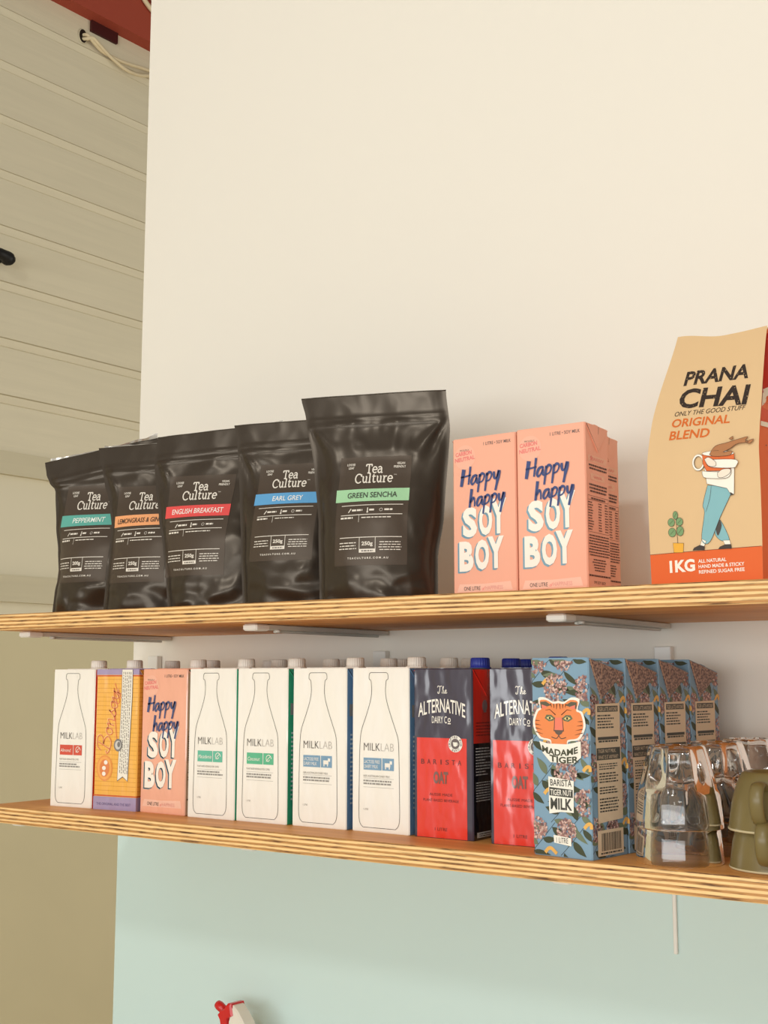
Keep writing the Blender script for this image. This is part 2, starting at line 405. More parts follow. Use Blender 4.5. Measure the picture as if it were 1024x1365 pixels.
cab = pm('cream_cable_sheath', rgb(224, 208, 172), 0.5, 0.4)
def cable(name, pts, r, label, group=None):
    b_ = MB(); b_.tube(smooth_pts([lw(*p) for p in pts], 8), r, cab, 8)
    return tag(b_.build(name), label, 'cable', group)
cable('cable', [(.205, -.01, 3.578), (.213, .014, 3.575), (.23, .02, 3.560), (.27, .016, 3.545), (.33, .02, 3.540), (.38, .02, 3.545), (.43, .02, 3.553), (.50, .02, 3.562), (.66, .02, 3.59)], .0055,
      'cream cable, upper of the pair leaving the hole in the boarded wall')
cable('cable', [(.203, -.01, 3.565), (.214, .016, 3.563), (.228, .024, 3.568), (.25, .026, 3.556), (.30, .022, 3.536), (.36, .024, 3.518), (.42, .02, 3.525), (.49, .02, 3.545), (.66, .02, 3.56)], .0055,
      'cream cable, lower sagging one of the pair leaving the hole in the boarded wall')
cable('cable', [(.36, .062, 3.80), (.39, .06, 3.765), (.43, .06, 3.738), (.48, .06, 3.722), (.56, .06, 3.72), (.68, .06, 3.74)], .0075,
      'cream cable drooping across the red beam, lower and longer one')
cable('cable', [(.40, .062, 3.82), (.43, .062, 3.775), (.47, .06, 3.75), (.52, .06, 3.738), (.68, .06, 3.76)], .0075,
      'cream cable drooping across the red beam, upper and shorter one')
blk = pm('black_iron', rgb(14, 13, 14), 0.5, 0.4)
b = MB()
b.tube([lw(-.073, .0, 2.772), lw(-.073, .05, 2.772)], .012, blk, 10)
b.tube(smooth_pts([lw(-.145, .05, 2.794), lw(-.105, .055, 2.780), (lw(-.075, .055, 2.775)), lw(-.057, .05, 2.769), lw(-.047, .045, 2.762)], 4), [.006, .0115, .0115, .0115, .0115, .015, .016, .016, .017, .019, .021, .021, .019, .019, .016, .012, .006], blk, 10)
tag(b.build('wall_hook'), 'black iron hook fixed to the boarded side wall at the left frame edge', 'hook')

# glass splashback, bench below the frame
spl = pm('mint_back_painted_glass', rgb(205, 227, 223), 0.12, 0.35, bump=((2.0, 2.0, 0.8), 0.03, 0.02))
b = MB(); b.bevelbox(-1.652, 2.0, -.009, -.001, 0.86, 1.388, .001, spl)
tag(b.build('glass_splashback'), 'pale mint glass splashback panel on the wall below the lower shelf', 'splashback')
bench_m = pm('white_benchtop', rgb(226, 220, 208), 0.4, 0.4)
b = MB(); b.bevelbox(-1.66, 2.0, -.62, -.010, .82, .86, .003, bench_m); b.box(-1.64, 2.0, -.58, -.012, 0.0, .82, bench_m)
tag(b.build('bench'), 'white bench standing on the floor below the glass splashback', 'bench')
strip_m = pm('white_plastic', rgb(232, 230, 222), 0.4, 0.4)
b = MB(); b.bevelbox(-.6285, -.6235, -.0135, -.0092, 1.2545, 1.3840, .0008, strip_m)
tag(b.build('cover_strip'), 'thin white vertical strip on the mint splashback below the right of the lower shelf', 'strip')

# ------------------------------------------------------------------ shelves and brackets
T = 0.0238
edge_m = wood_edge(T); face_m = wood_face()
def shelf(z0, label, seed):
    b_ = MB(); x0, x1, y0, y1 = 0.0, 2.15, 0.0, 0.354; c = .0012
    P = [(x0, y0 + c, 0), (x1, y0 + c, 0), (x1, y1, 0), (x0, y1, 0), (x0, y0, c), (x1, y0, c), (x0, y0, T - c), (x1, y0, T - c),
         (x0, y0 + c, T), (x1, y0 + c, T), (x1, y1, T), (x0, y1, T)]
    b_.mesh(P, [(0, 1, 5, 4), (4, 5, 7, 6), (6, 7, 9, 8), (1, 2, 10, 9, 7, 5), (2, 3, 11, 10), (3, 0, 4, 6, 8, 11)], edge_m)
    b_.mesh(P, [(3, 2, 1, 0), (8, 9, 10, 11)], face_m)
    o = b_.build('shelf', loc=(-1.562, -.3545, z0)); return tag(o, label, 'shelf')
ZL = 1.4124; ZU = 1.6956
shelf(ZL - T, 'lower plywood shelf holding the milk cartons, glasses and mugs', 1)
shelf(ZU - T, 'upper plywood shelf holding the tea pouches, pink cartons and kraft bag', 2)
gm = pm('grey_powdercoat', rgb(212, 210, 202), 0.45, 0.4)
wm = pm('white_bracket_plastic', rgb(236, 235, 228), 0.35, 0.5)
def bracket(x, zb, lx, label, leg):
    t = thing('shelf_bracket', (x, 0, zb), 0, label, 'bracket')
    b_ = MB(); b_.bevelbox(-.010, .010, -.285, -.004, -.0075, -.0005, .0012, gm); b_.bevelbox(-.003, .003, -.26, -.02, -.011, -.0075, .0008, gm); b_.build('arm', t)
    b_ = MB(); b_.bevelbox(-.0125, .0125, -.312, -.284, -.0095, -.0005, .002, wm); tag(b_.build('end_cap', t), 'white plastic end cap')
    for yy in (-.262, -.04):
        b_ = MB(); b_.lathe([(0, -.0105), (.004, -.0105), (.0045, -.0075), (0, -.0074)], 10, gm, cx=.007 if yy < -.1 else -.004, cy=yy); b_.build('screw', t)
    b_ = MB(); h = leg; b_.bevelbox(lx - .0115, lx + .0115, -.0125, -.0005, T - .0005, T + h, .001, wm)
    b_.build('leg', t)
    return t
for x, nm in ((-1.545, 'left'), (-1.084, 'middle'), (-.632, 'right')):
    pos = {'left': 'its arm under the left end of the upper shelf', 'middle': 'its arm under the upper shelf below the two rightmost tea pouches',
           'right': 'its arm under the upper shelf, right of the pink cartons'}[nm]
    bracket(x, ZU - T, 0, 'grey shelf bracket, ' + pos, .165)
for x, lx, tp, pos in ((-1.545, -.0285, 1.6385, 'behind the orange carton'), (-1.084, -.003, 1.641, 'above the white cartons'), (-.632, .0, 1.6412, 'above the floral cartons')):
    bracket(x, ZL - T, lx, 'white bracket leg tip of the lower shelf, showing on the wall ' + pos, tp - ZL)

# ------------------------------------------------------------------ cartons
cap_w = pm('white_screw_cap', rgb(240, 234, 222), 0.45, 0.4)
cap_b = pm('blue_screw_cap', rgb(40, 58, 156), 0.35, 0.5)
def cap(parent, x, y, z, mat):
    b_ = MB()
    def mod(r, z_, a, i): return r * (1 + (.035 * math.cos(24 * a) if 2 <= i <= 4 else 0))
    b_.lathe([(.0135, 0), (.0135, .0018), (.0115, .0022), (.0115, .006), (.0112, .0122), (.0102, .0135), (0.0, .0135)], 96, mat, x, y, z, mod)
    return b_.build('screw_cap', parent)
def carton_body(w_, d, h, m_front, m_side, m_top, back_drop=0.0, c=.0014):
    """closed carton: chamfered upright edges, flat folded base, top that may fall to the back"""
    b_ = MB(); x = w_ / 2; y = d / 2
    zt = lambda yy: h - back_drop * (yy + y) / d
    ring = [(-x + c, -y), (x - c, -y), (x, -y + c), (x, y - c), (x - c, y), (-x + c, y), (-x, y - c), (-x, -y + c)]
    ms = [m_front, m_front, m_side, m_side, m_front, m_side, m_side, m_front]
    for i in range(8):
        (xa, ya), (xb, yb) = ring[i], ring[(i + 1) % 8]
        b_.face([(xa, ya, .0008), (xb, yb, .0008), (xb, yb, zt(yb) - .001), (xa, ya, zt(ya) - .001)], ms[i])
        k = .985
        b_.face([(xa, ya, zt(ya) - .001), (xb, yb, zt(yb) - .001), (xb * k, yb * k, zt(yb)), (xa * k, ya * k, zt(ya))], m_top)
        b_.face([(xa * k, ya * k, 0), (xb * k, yb * k, 0), (xb, yb, .0008), (xa, ya, .0008)], ms[i])
    b_.face([(px * .985, py * .985, zt(py)) for px, py in ring], m_top)
    b_.face([(px * .985, py * .985, 0) for px, py in reversed(ring)], m_front)
    # the glued seam fin lying across the top
    b_.mesh([(-x * .98, -.004, zt(-.004) + .0002), (x * .98, -.004, zt(-.004) + .0002), (x * .98, .006, zt(.006) + .0002), (-x * .98, .006, zt(.006) + .0002),
             (-x * .98, -.004, zt(-.004) + .0011), (x * .98, -.004, zt(-.004) + .0011), (x * .98, .006, zt(.006) + .0008), (-x * .98, .006, zt(.006) + .0008)],
            [(0, 1, 5, 4), (1, 2, 6, 5), (2, 3, 7, 6), (3, 0, 4, 7), (4, 5, 6, 7)], m_top)
    return b_
def ear(parent, w_, d, h, sgn, mat, line, back_drop=0.0, drop=.032, apex=0.0):
    """folded triangular ear glued against the carton's side"""
    b_ = MB(); x = w_ / 2; y = d / 2; z1 = h - .0015; z2 = h - back_drop - .0015
    A = (-y + .001, z1); B = (y - .001, z2); C_ = (apex, h - drop); M = (apex, h - back_drop * (apex + y) / d - .0015)
    X = lambda o: sgn * (x + o)
    F = [(X(.0007), *A), (X(.0007), *B), (X(.0017), *C_), (X(.0028), *M)]
    fs = [(0, 2, 3), (3, 2, 1)] if sgn > 0 else [(0, 3, 2), (3, 1, 2)]
    b_.mesh(F, fs, mat)
    b_.mesh([(X(.0000), *A), (X(.0000), *B), (X(.0000), *C_)] + F[:3], [(0, 2, 5, 3), (2, 1, 4, 5), (1, 0, 3, 4)], mat)
    # dark fold along the front edge of the ear and its seam
    b_.mesh([(X(.0012), A[0], A[1]), (X(.0022), C_[0] - .0015, C_[1] + .002), (X(.0022), C_[0], C_[1]), (X(.0012), A[0] + .0016, A[1])], [(0, 1, 2, 3)], line)
    b_.mesh([(X(.0029), M[0] - .0005, M[1]), (X(.0029), M[0] + .0004, M[1]), (X(.0018), C_[0] + .0004, C_[1] + .008), (X(.0018), C_[0] - .0005, C_[1] + .008)], [(0, 3, 2, 1)], line)
    return b_.build('ear_flap', parent)
def front_of(w_, d): return lambda u, v, o: (u - w_ / 2, -d / 2 - o, v)
def right_of(w_, d): return lambda u, v, o: (w_ / 2 + o, -d / 2 + u, v)

D1 = .062; H1 = .2005
WHITE = (246, 241, 230)
# ---- white milk carton with a bottle outline
def art_bottle(D, w_, h, kind, side_rgb):
    K = 'gloss'; U = lambda u: u * w_; V = lambda v: (1 - v) * h
    ln = ink(70, 66, 62, K); gy = ink(150, 146, 140, K)
    L_ = [(.335, .03), (.31, .04), (.305, .068), (.335, .078), (.345, .10), (.35, .15), (.325, .21), (.25, .30), (.175, .38), (.15, .44), (.138, .54), (.13, .75), (.128, .90), (.15, .95), (.20, .972)]
    R_ = [(1 - u - .055, v) for u, v in reversed(L_)]
    R_ = [(u + (.02 if v > .4 else .0), v) for u, v in R_]
    pts = smooth_pts(L_, 4) + smooth_pts(R_, 4)
    D.stroke([(U(u), V(v)) for u, v in pts], .00062, ln, 2, closed=True)
    D.text('MILK', U(.215), V(.508), U(.285), h * .046, ink(92, 88, 84, K), 3, bold=-.012)
    D.text('LAB', U(.515), V(.508), U(.225), h * .046, ink(188, 182, 174, K), 3, bold=-.02)
    c = ink(*side_rgb, K); wt = ink(*WHITE, K)
    D.rect(U(.21), V(.625), U(.525), V(.552), c, 2); D.rect(U(.54), V(.625), U(.74), V(.552), c, 2)
    if kind == 'lactose':
        D.text('LACTOSE FREE', U(.225), V(.585), U(.27), h * .02, wt, 3); D.text('DAIRY MILK', U(.225), V(.614), U(.24), h * .02, wt, 3)
        D.rect(U(.585), V(.605), U(.68), V(.58), wt, 3); D.rect(U(.67), V(.587), U(.71), V(.567), wt, 3)
        D.rect(U(.59), V(.617), U(.607), V(.60), wt, 3); D.rect(U(.655), V(.617), U(.672), V(.60), wt, 3)
        D.text('100% AUSTRALIAN DAIRY MILK', U(.21), V(.668), U(.46), h * .0125, gy, 3)
    else:
        D.text(kind, U(.225), V(.603), U(.24 if len(kind) < 9 else .28), h * .024, wt, 3, shear=.25)
        cc = [(U(.64) + .0052 * math.cos(a * .35) * (1 - a * .035), V(.588) + .0058 * math.sin(a * .35) * (1 - a * .035)) for a in range(18)]
        D.stroke(cc, .0009, wt, 3); D.stroke([(U(.60), V(.605)), (U(.64), V(.585)), (U(.68), V(.572))], .0008, wt, 3)
        D.text('PLANT-BASED BEVERAGE FOR COFFEE', U(.21), V(.662), U(.46), h * .0125, gy, 3)
    D.rect(U(.21), V(.676), U(.74), V(.6745), gy, 3)
    D.lines(U(.21), V(.716), U(.76), V(.682), 2, gy, 3, .55, .3, seed=len(kind))
    D.rect(U(.21), V(.73), U(.74), V(.7285), gy, 3)
    D.text('1 LITRE', U(.21), V(.868), U(.085), h * .0105, gy, 3)
BEV = {'red': (214, 78, 62), 'teal': (98, 188, 160), 'green': (88, 184, 142), 'blue': (120, 158, 186)}
SIDE = {'red': (222, 58, 38), 'teal': (76, 190, 150), 'green': (62, 178, 130), 'blue': (112, 152, 190)}
def make_bottle_carton(w_, kind, tone):
    t = thing('milk_carton', (0, 0, 0), 0, None, 'carton')
    mf = ink(*WHITE, 'gloss'); ms = ink(*SIDE[tone], 'gloss')
    b_ = carton_body(w_, D1, H1, mf, ms, mf)
    art_bottle(Deco(b_, front_of(w_, D1)), w_, H1, kind, BEV[tone])
    dr = Deco(b_, right_of(w_, D1)); dr.rect(.006, .14, .018, .155, ink(150, 146, 140, 'gloss'), 1); dr.lines(.008, .03, .054, .12, 16, ink(225, 232, 228, 'gloss'), 1, .4, seed=3)
    b_.build('carton_body', t)
    for s_ in (1, -1): ear(t, w_, D1, H1, s_, ms, ink(60, 60, 58, 'gloss'))
    return t
# ---- pink soy carton
PINK = (244, 178, 150)
def art_soy(b_, w_, d, h, K):
    D = Deco(b_, front_of(w_, d)); U = lambda u: u * w_; V = lambda v: (1 - v * .963) * h
    navy = ink(62, 78, 128, K); red_ = ink(236, 128, 122, K); gy = ink(112, 96, 92, K); wt = ink(252, 244, 230, K); sh = ink(124, 166, 184, K); lite = ink(248, 196, 172, K)
    D.text('1 LITRE \u2022 SOY MILK', U(.50), V(.062), U(.43), h * .02, gy, 2, bold=.004)
    D.disc(U(.2), V(.125), U(.17), U(.17), ink(245, 184, 158, K), 1)
    D.text('PROUDLY', U(.12), V(.085), U(.15), h * .011, gy, 2); D.text('CARBON', U(.05), V(.118), U(.26), h * .026, red_, 2, bold=.03, slope=.08); D.text('NEUTRAL', U(.04), V(.155), U(.32), h * .026, red_, 2, bold=.03, slope=.08)
    D.brush('Happy', U(.14), V(.375), U(.62), h * .175, navy, 5, slope=.06)
    D.brush('happy', U(.27), V(.515), U(.56), h * .175, navy, 5, slope=.06)
    def big(txt, xs, y0, hh, l):
        for c, x0, ww, dy, dh in xs:
            for off, m, ll in ((-.0024, sh, l), (-.0016, sh, l), (-.0008, sh, l), (0, wt, l + 1)):
                D.text(c, U(x0) + off, V(y0 - dy) + off * .8, U(ww), hh * h + dh * h, m, ll, bold=.05)
    big('SOY', [('S', .16, .23, 0, 0), ('O', .42, .21, .005, 0), ('Y', .605, .245, .01, .03)], .645, .185, 2)
    big('BOY', [('B', .10, .23, 0, 0), ('O', .355, .22, .005, 0), ('Y', .555, .25, .01, .01)], .862, .185, 2)
    D.poly([(U(.06), V(.994)), (U(.93), V(.99)), (U(.9), V(.936)), (U(.5), V(.945)), (U(.1), V(.942))], lite, 1)
    D.text('ONE LITRE', U(.17), V(.984), U(.26), h * .024, ink(104, 84, 78, K), 2, bold=.01); D.text('of', U(.45), V(.986), U(.04), h * .022, red_, 2, shear=.3); D.text('HAPPINESS', U(.51), V(.984), U(.27), h * .024, ink(230, 160, 146, K), 2)
    # side panel print
    E = Deco(b_, right_of(w_, d)); X = lambda u: u * d; bk = ink(96, 58, 44, K); lt = ink(240, 188, 158, K)
    E.rect(X(.1), V(.235), X(.9), V(.195), lt, 1); E.script('h', lambda a, c: (X(.2) + a * .01, V(.23) + c * .004), .0007, red_, 2)
    E.stroke([(X(.18 + .6 * i / 24), V(.215) + .0022 * math.sin(i * 1.7)) for i in range(25)], .0008, red_, 2)
    E.lines(X(.12), V(.285), X(.92), V(.245), 2, bk, 2, .55, .15, True, 3)
    E.rect(X(.2), V(.345), X(.8), V(.305), lt, 1); E.stroke([(X(.32 + .36 * i / 16), V(.325) + .002 * math.sin(i * 1.9)) for i in range(17)], .0008, red_, 2)
    E.lines(X(.12), V(.425), X(.9), V(.365), 3, bk, 2, .55, .15, True, 4)
    for v0 in (.445, .47, .665): E.rect(X(.06), V(v0), X(.94), V(v0 - .002), bk, 2)
    E.lines(X(.2), V(.468), X(.8), V(.449), 1, bk, 2, .55, 0, True, 5)
    E.lines(X(.06), V(.655), X(.3), V(.475), 11, bk, 2, .4, .4, False, 6); E.lines(X(.5), V(.655), X(.64), V(.475), 11, bk, 2, .4, .2, False, 7); E.lines(X(.78), V(.655), X(.92), V(.475), 11, bk, 2, .4, .2, False, 8)
    E.lines(X(.06), V(.81), X(.95), V(.675), 8, bk, 2, .45, .12, True, 9); E.lines(X(.18), V(.90), X(.82), V(.82), 5, bk, 2, .45, .35, True, 10)
    E.lines(X(.05), V(.935), X(.97), V(.915), 1, bk, 2, .5, 0, True, 11)
    E.text('I\u2019M SOY BOY', X(.25), V(.975), X(.5), h * .017, bk, 2); E.rect(X(.06), V(.665), X(.065), V(.445), bk, 2); E.rect(X(.935), V(.665), X(.94), V(.445), bk, 2)
def make_soy(w_, K, with_cap=True, capx=.0):
    t = thing('soy_milk_carton', (0, 0, 0), 0, None, 'carton'); m = ink(*PINK, K)
    b_ = carton_body(w_, D1, H1, m, m, m); art_soy(b_, w_, D1, H1, K); b_.build('carton_body', t)
    for s_ in (1, -1): ear(t, w_, D1, H1, s_, m, ink(120, 60, 44, K))
    return t
# ---- orange carton with script and ribbon
def make_orange(w_):
    K = 'gloss'; t = thing('soy_milk_carton', (0, 0, 0), 0, None, 'carton'); h = H1; d = D1
    org = ink(246, 184, 78, K); lav = ink(166, 150, 184, K); b_ = carton_body(w_, d, h, org, org, lav)
    for P, W in ((front_of(w_, d), w_), (right_of(w_, d), d)):
        D = Deco(b_, P); V = lambda v: (1 - v) * h
        D.rect(0, V(.04), W, V(.003), lav, 1); D.rect(0, V(.998), W, V(.905), lav, 1)
        D.rect(0, V(.052), W, V(.043), ink(206, 84, 44, K), 1); D.rect(0, V(.902), W, V(.893), ink(206, 84, 44, K), 1)
        for i in range(26): D.rect(.001, V(.075 + i * .0315), W - .001, V(.0725 + i * .0315), ink(214, 140, 50, K), 1)
    D = Deco(b_, front_of(w_, d)); U = lambda u: u * w_
    for i in range(14): D.rect(U(.05 + .06 * i), V(.06 + .83), U(.052 + .06 * i), V(.06), ink(242, 176, 70, K), 1)
    pk = ink(226, 120, 78, K); sc = lambda k, x0: (lambda a, c: (U(x0) - c * U(.21) - .0, V(.60) + (a + .0) * .0185))
    f1 = lambda a, c: (U(.34) - c * U(.19) + a * U(.045), V(.585) + a * .0178 + c * .004)
    D.script('Bonsoy', f1, .0022, ink(250, 204, 130, K), 2)
    D.script('Bonsoy', lambda a, c: (f1(a, c)[0] + .0007, f1(a, c)[1] - .0005), .0014, pk, 3)
    D.stroke(smooth_pts([(U(.44), V(.10)), (U(.56), V(.22)), (U(.50), V(.24)), (U(.42), V(.14)), (U(.5), V(.45)), (U(.52), V(.50))], 5), .0011, pk, 3)
    # ribbon
    wt = ink(244, 238, 222, K); gy = ink(120, 112, 104, K)
    D.poly([(U(.6), V(.003)), (U(.86), V(.003)), (U(.86), V(.2)), (U(.83), V(.5)), (U(.8), V(.795)), (U(.68), V(.765)), (U(.55), V(.795)), (U(.58), V(.5)), (U(.6), V(.2))], gy, 3)
    D.poly([(U(.61), V(.003)), (U(.85), V(.003)), (U(.85), V(.2)), (U(.82), V(.5)), (U(.79), V(.788)), (U(.68), V(.758)), (U(.56), V(.788)), (U(.59), V(.5)), (U(.61), V(.2))], wt, 4)
    rd = random.Random(4)
    for k in range(5):
        v = .02
        while v < .74:
            L_ = rd.uniform(.008, .03); uu = .64 + k * .042 - .05 * v
            D.rect(U(uu), V(min(.745, v + L_)), U(uu + .014), V(v), gy, 5); v += L_ + .007
    D.disc(U(.56), V(.54), U(.1), U(.1) * 1.15, ink(128, 124, 120, K), 6); D.disc(U(.56), V(.54), U(.07), U(.07) * 1.15, ink(206, 202, 196, K), 7); D.disc(U(.58), V(.535), U(.035), U(.05), ink(120, 116, 112, K), 8)
    D.disc(U(.25), V(.705), U(.19), U(.19) * 1.25, ink(238, 152, 72, K), 2); D.disc(U(.25), V(.705), U(.165), U(.165) * 1.27, ink(244, 170, 80, K), 3); D.disc(U(.25), V(.705), U(.115), U(.12) * 1.35, ink(226, 130, 66, K), 4)
    for q, (a, c) in enumerate(((.28, .665), (.24, .705), (.24, .745))): D.disc(U(a), V(c), .0034, .0031, ink(248, 240, 224, K), 5, 12)
    D.text('THE ORIGINAL AND THE BEST', U(.08), V(.965), U(.8), h * .018, ink(112, 94, 136, K), 2, bold=.01)
    b_.build('carton_body', t)
    for s_ in (1, -1): ear(t, w_, D1, H1, s_, org, ink(150, 90, 40, K))
    return t
# ---- navy and red oat carton
def make_oat(w_):
    K = 'gloss'; t = thing('oat_milk_carton', (0, 0, 0), 0, None, 'carton'); h = .1988; d = D1
    nv = ink(56, 50, 66, K); rd_ = ink(226, 54, 40, K); wt = ink(246, 240, 228, K); dk = ink(104, 34, 30, K); gy = ink(124, 84, 76, K)
    b_ = carton_body(w_, d, h, nv, nv, nv); D = Deco(b_, front_of(w_, d)); U = lambda u: u * w_; V = lambda v: (1 - v) * h
    D.rect(U(.055), V(.997), U(.9), V(.412), rd_, 1)
    D.script('The', lambda a, c: (U(.42) + a * U(.078), V(.148) + c * h * .028), .00085, wt, 3)
    D.text('ALTERNATIVE', U(.085), V(.292), U(.80), h * .082, wt, 3, bold=.012, arch=.0062)
    D.text('DAIRY C', U(.32), V(.325), U(.255), h * .042, wt, 3, bold=.006); D.text('o', U(.59), V(.318), U(.05), h * .026, wt, 3, bold=.01); D.rect(U(.59), V(.329), U(.64), V(.323), wt, 3)
    uc, vc, r = U(.715), V(.444), U(.118)
    D.disc(uc, vc, r, r, wt, 3, 28); D.disc(uc, vc, r * .62, r * .62, ink(104, 92, 92, K), 4, 24); D.disc(uc, vc - .0008, r * .28, r * .24, wt, 5); D.rect(uc - r * .3, vc + .0005, uc + r * .3, vc + .0019, wt, 6)
    D.stroke([(uc + r * .3 + .0012 * math.cos(a * .5), vc - .0003 + .0012 * math.sin(a * .5)) for a in range(-4, 5)], .0005, wt, 6)
    for i, ch in enumerate('CRAFTED FOR CAFE '):
        if ch == ' ': continue
        a = R(200 - i * 21.2); e = r * .81; sz = r * .17
        V2, F2 = text_geo(ch, .01); ca, sa = math.cos(a - math.pi / 2), math.sin(a - math.pi / 2)
        b_.mesh([D.pt(uc + e * math.cos(a) + ((x - .5) * ca - (y - .5) * sa) * sz * 1.3, vc + e * math.sin(a) + ((x - .5) * sa + (y - .5) * ca) * sz * 1.5, 5) for x, y in V2], F2, ink(70, 60, 64, K))
    for i, ch in enumerate('BARISTA'): D.text(ch, U(.13 + i * .104) + (U(.02) if ch == 'I' else 0), V(.568), U(.018 if ch == 'I' else .058), h * .029, dk, 3, bold=.008)
    D.text('OAT', U(.34), V(.682), U(.25), h * .073, gy, 3, bold=.05)
    D.text('AUSSIE MADE', U(.27), V(.752), U(.39), h * .0155, dk, 3); D.text('PLANT-BASED BEVERAGE', U(.165), V(.786), U(.6), h * .0155, dk, 3); D.text('1 LITRE', U(.36), V(.955), U(.21), h * .018, dk, 3)
    E = Deco(b_, right_of(w_, d)); X = lambda u: u * d
    E.rect(X(.03), V(.44), X(.97), V(.004), rd_, 1); E.disc(X(.45), V(.22), .006, .007, ink(150, 120, 120, K), 2); E.rect(X(.4), V(.26), X(.5), V(.2), ink(150, 120, 120, K), 3); E.rect(X(.03), V(.996), X(.97), V(.44), ink(26, 24, 28, K), 1)
    E.lines(X(.12), V(.40), X(.8), V(.31), 5, ink(150, 40, 34, K), 2, .4, seed=2)
    E.lines(X(.1), V(.63), X(.9), V(.46), 10, ink(206, 202, 196, K), 2, .4, .6, seed=5); E.lines(X(.1), V(.78), X(.9), V(.66), 8, ink(206, 202, 196, K), 2, .4, .2, seed=6)
    E.rect(X(.12), V(.985), X(.85), V(.955), ink(206, 202, 196, K), 2); E.lines(X(.2), V(.982), X(.8), V(.958), 2, ink(40, 38, 40, K), 3, .5, seed=7)
    b_.build('carton_body', t)
    for s_ in (1, -1): ear(t, w_, d, h, s_, rd_, ink(90, 20, 20, K))
    return t
# ---- blue floral carton with a tiger's head
def botanical(D, W, H, seed, K='card'):
    rd = random.Random(seed); ol = ink(66, 72, 52, K); ol2 = ink(112, 122, 96, K); st = ink(52, 60, 62, K); ye = ink(232, 178, 92, K)
    fl = [ink(194, 158, 146, K), ink(166, 122, 114, K), ink(222, 190, 178, K), ink(132, 98, 98, K)]
    def clip(p): return (min(max(p[0], .0003), W - .0003), min(max(p[1], .001), H - .001))
    def leaf(x, y, a, L_, wd, m, l):
        n = 7; up = []; dn = []
        for i in range(n + 1):
            t = i / n; ww = wd * math.sin(math.pi * t ** .8) * .5; bend = .25 * L_ * t * t
            px = x + L_ * t * math.cos(a) - bend * math.sin(a); py = y + L_ * t * math.sin(a) + bend * math.cos(a)
            up.append(clip((px - ww * math.sin(a), py + ww * math.cos(a)))); dn.append(clip((px + ww * math.sin(a), py - ww * math.cos(a))))
        D.poly(up + dn[::-1][1:-1], m, l)
    rows = int(H / .034) + 1; cols = max(1, round(W / .036))
    for r_ in range(rows):
        for c in range(cols):
            x = (c + .5 + rd.uniform(-.25, .25)) * W / cols + (W / cols * .3 if r_ % 2 else -W / cols * .2); y = (r_ + .5 + rd.uniform(-.15, .15)) * H / rows
            x = min(max(x, .012), W - .012)
            a0 = rd.uniform(.5, 1.3)
            D.stroke([clip(p) for p in smooth_pts([(x - .016, y - .014), (x - .002, y), (x + .016, y + .02)], 4)], .0006, st, 1)
            for k in range(5): leaf(x - .012 + k * .006, y - .011 + k * .0065, a0 + (1.5 if k % 2 else -1.6) + rd.uniform(-.3, .3), rd.uniform(.017, .027), rd.uniform(.0062, .0092), (ol, ol2)[(k + r_) % 2], 2 + k % 2)
            if (r_ + c) % 2 == 0:
                pts = [(x + .003 + .015 * i / 8, y - .012 + .004 * math.sin(i / 8 * 4) + .003 * i / 8) for i in range(9)]
                D.stroke([clip(p) for p in pts], .0038, ye, 4)
    # flower clusters
    for r_ in range(rows):
        for c in range(cols):
            if rd.random() < .85:
                cx = ((c + .15 if r_ % 2 == 0 else c + .85)) * W / cols; cy = (r_ + .95) * H / rows; rr = rd.uniform(.0115, .015)
                cx = min(max(cx, .006), W - .006)
                for k in range(170):
                    q = rr * math.sqrt(rd.random()); a = rd.uniform(0, 6.28); p = clip((cx + q * math.cos(a), cy + q * math.sin(a))); s_ = rd.uniform(.0009, .0018)
                    if p[1] > H - .003 or p[0] < .002 or p[0] > W - .002: continue
                    D.poly([(p[0] + s_ * math.cos(b2), p[1] + s_ * math.sin(b2)) for b2 in (0, 1.26, 2.5, 3.8, 5.0)], fl[k % 4], 5 + k % 3)
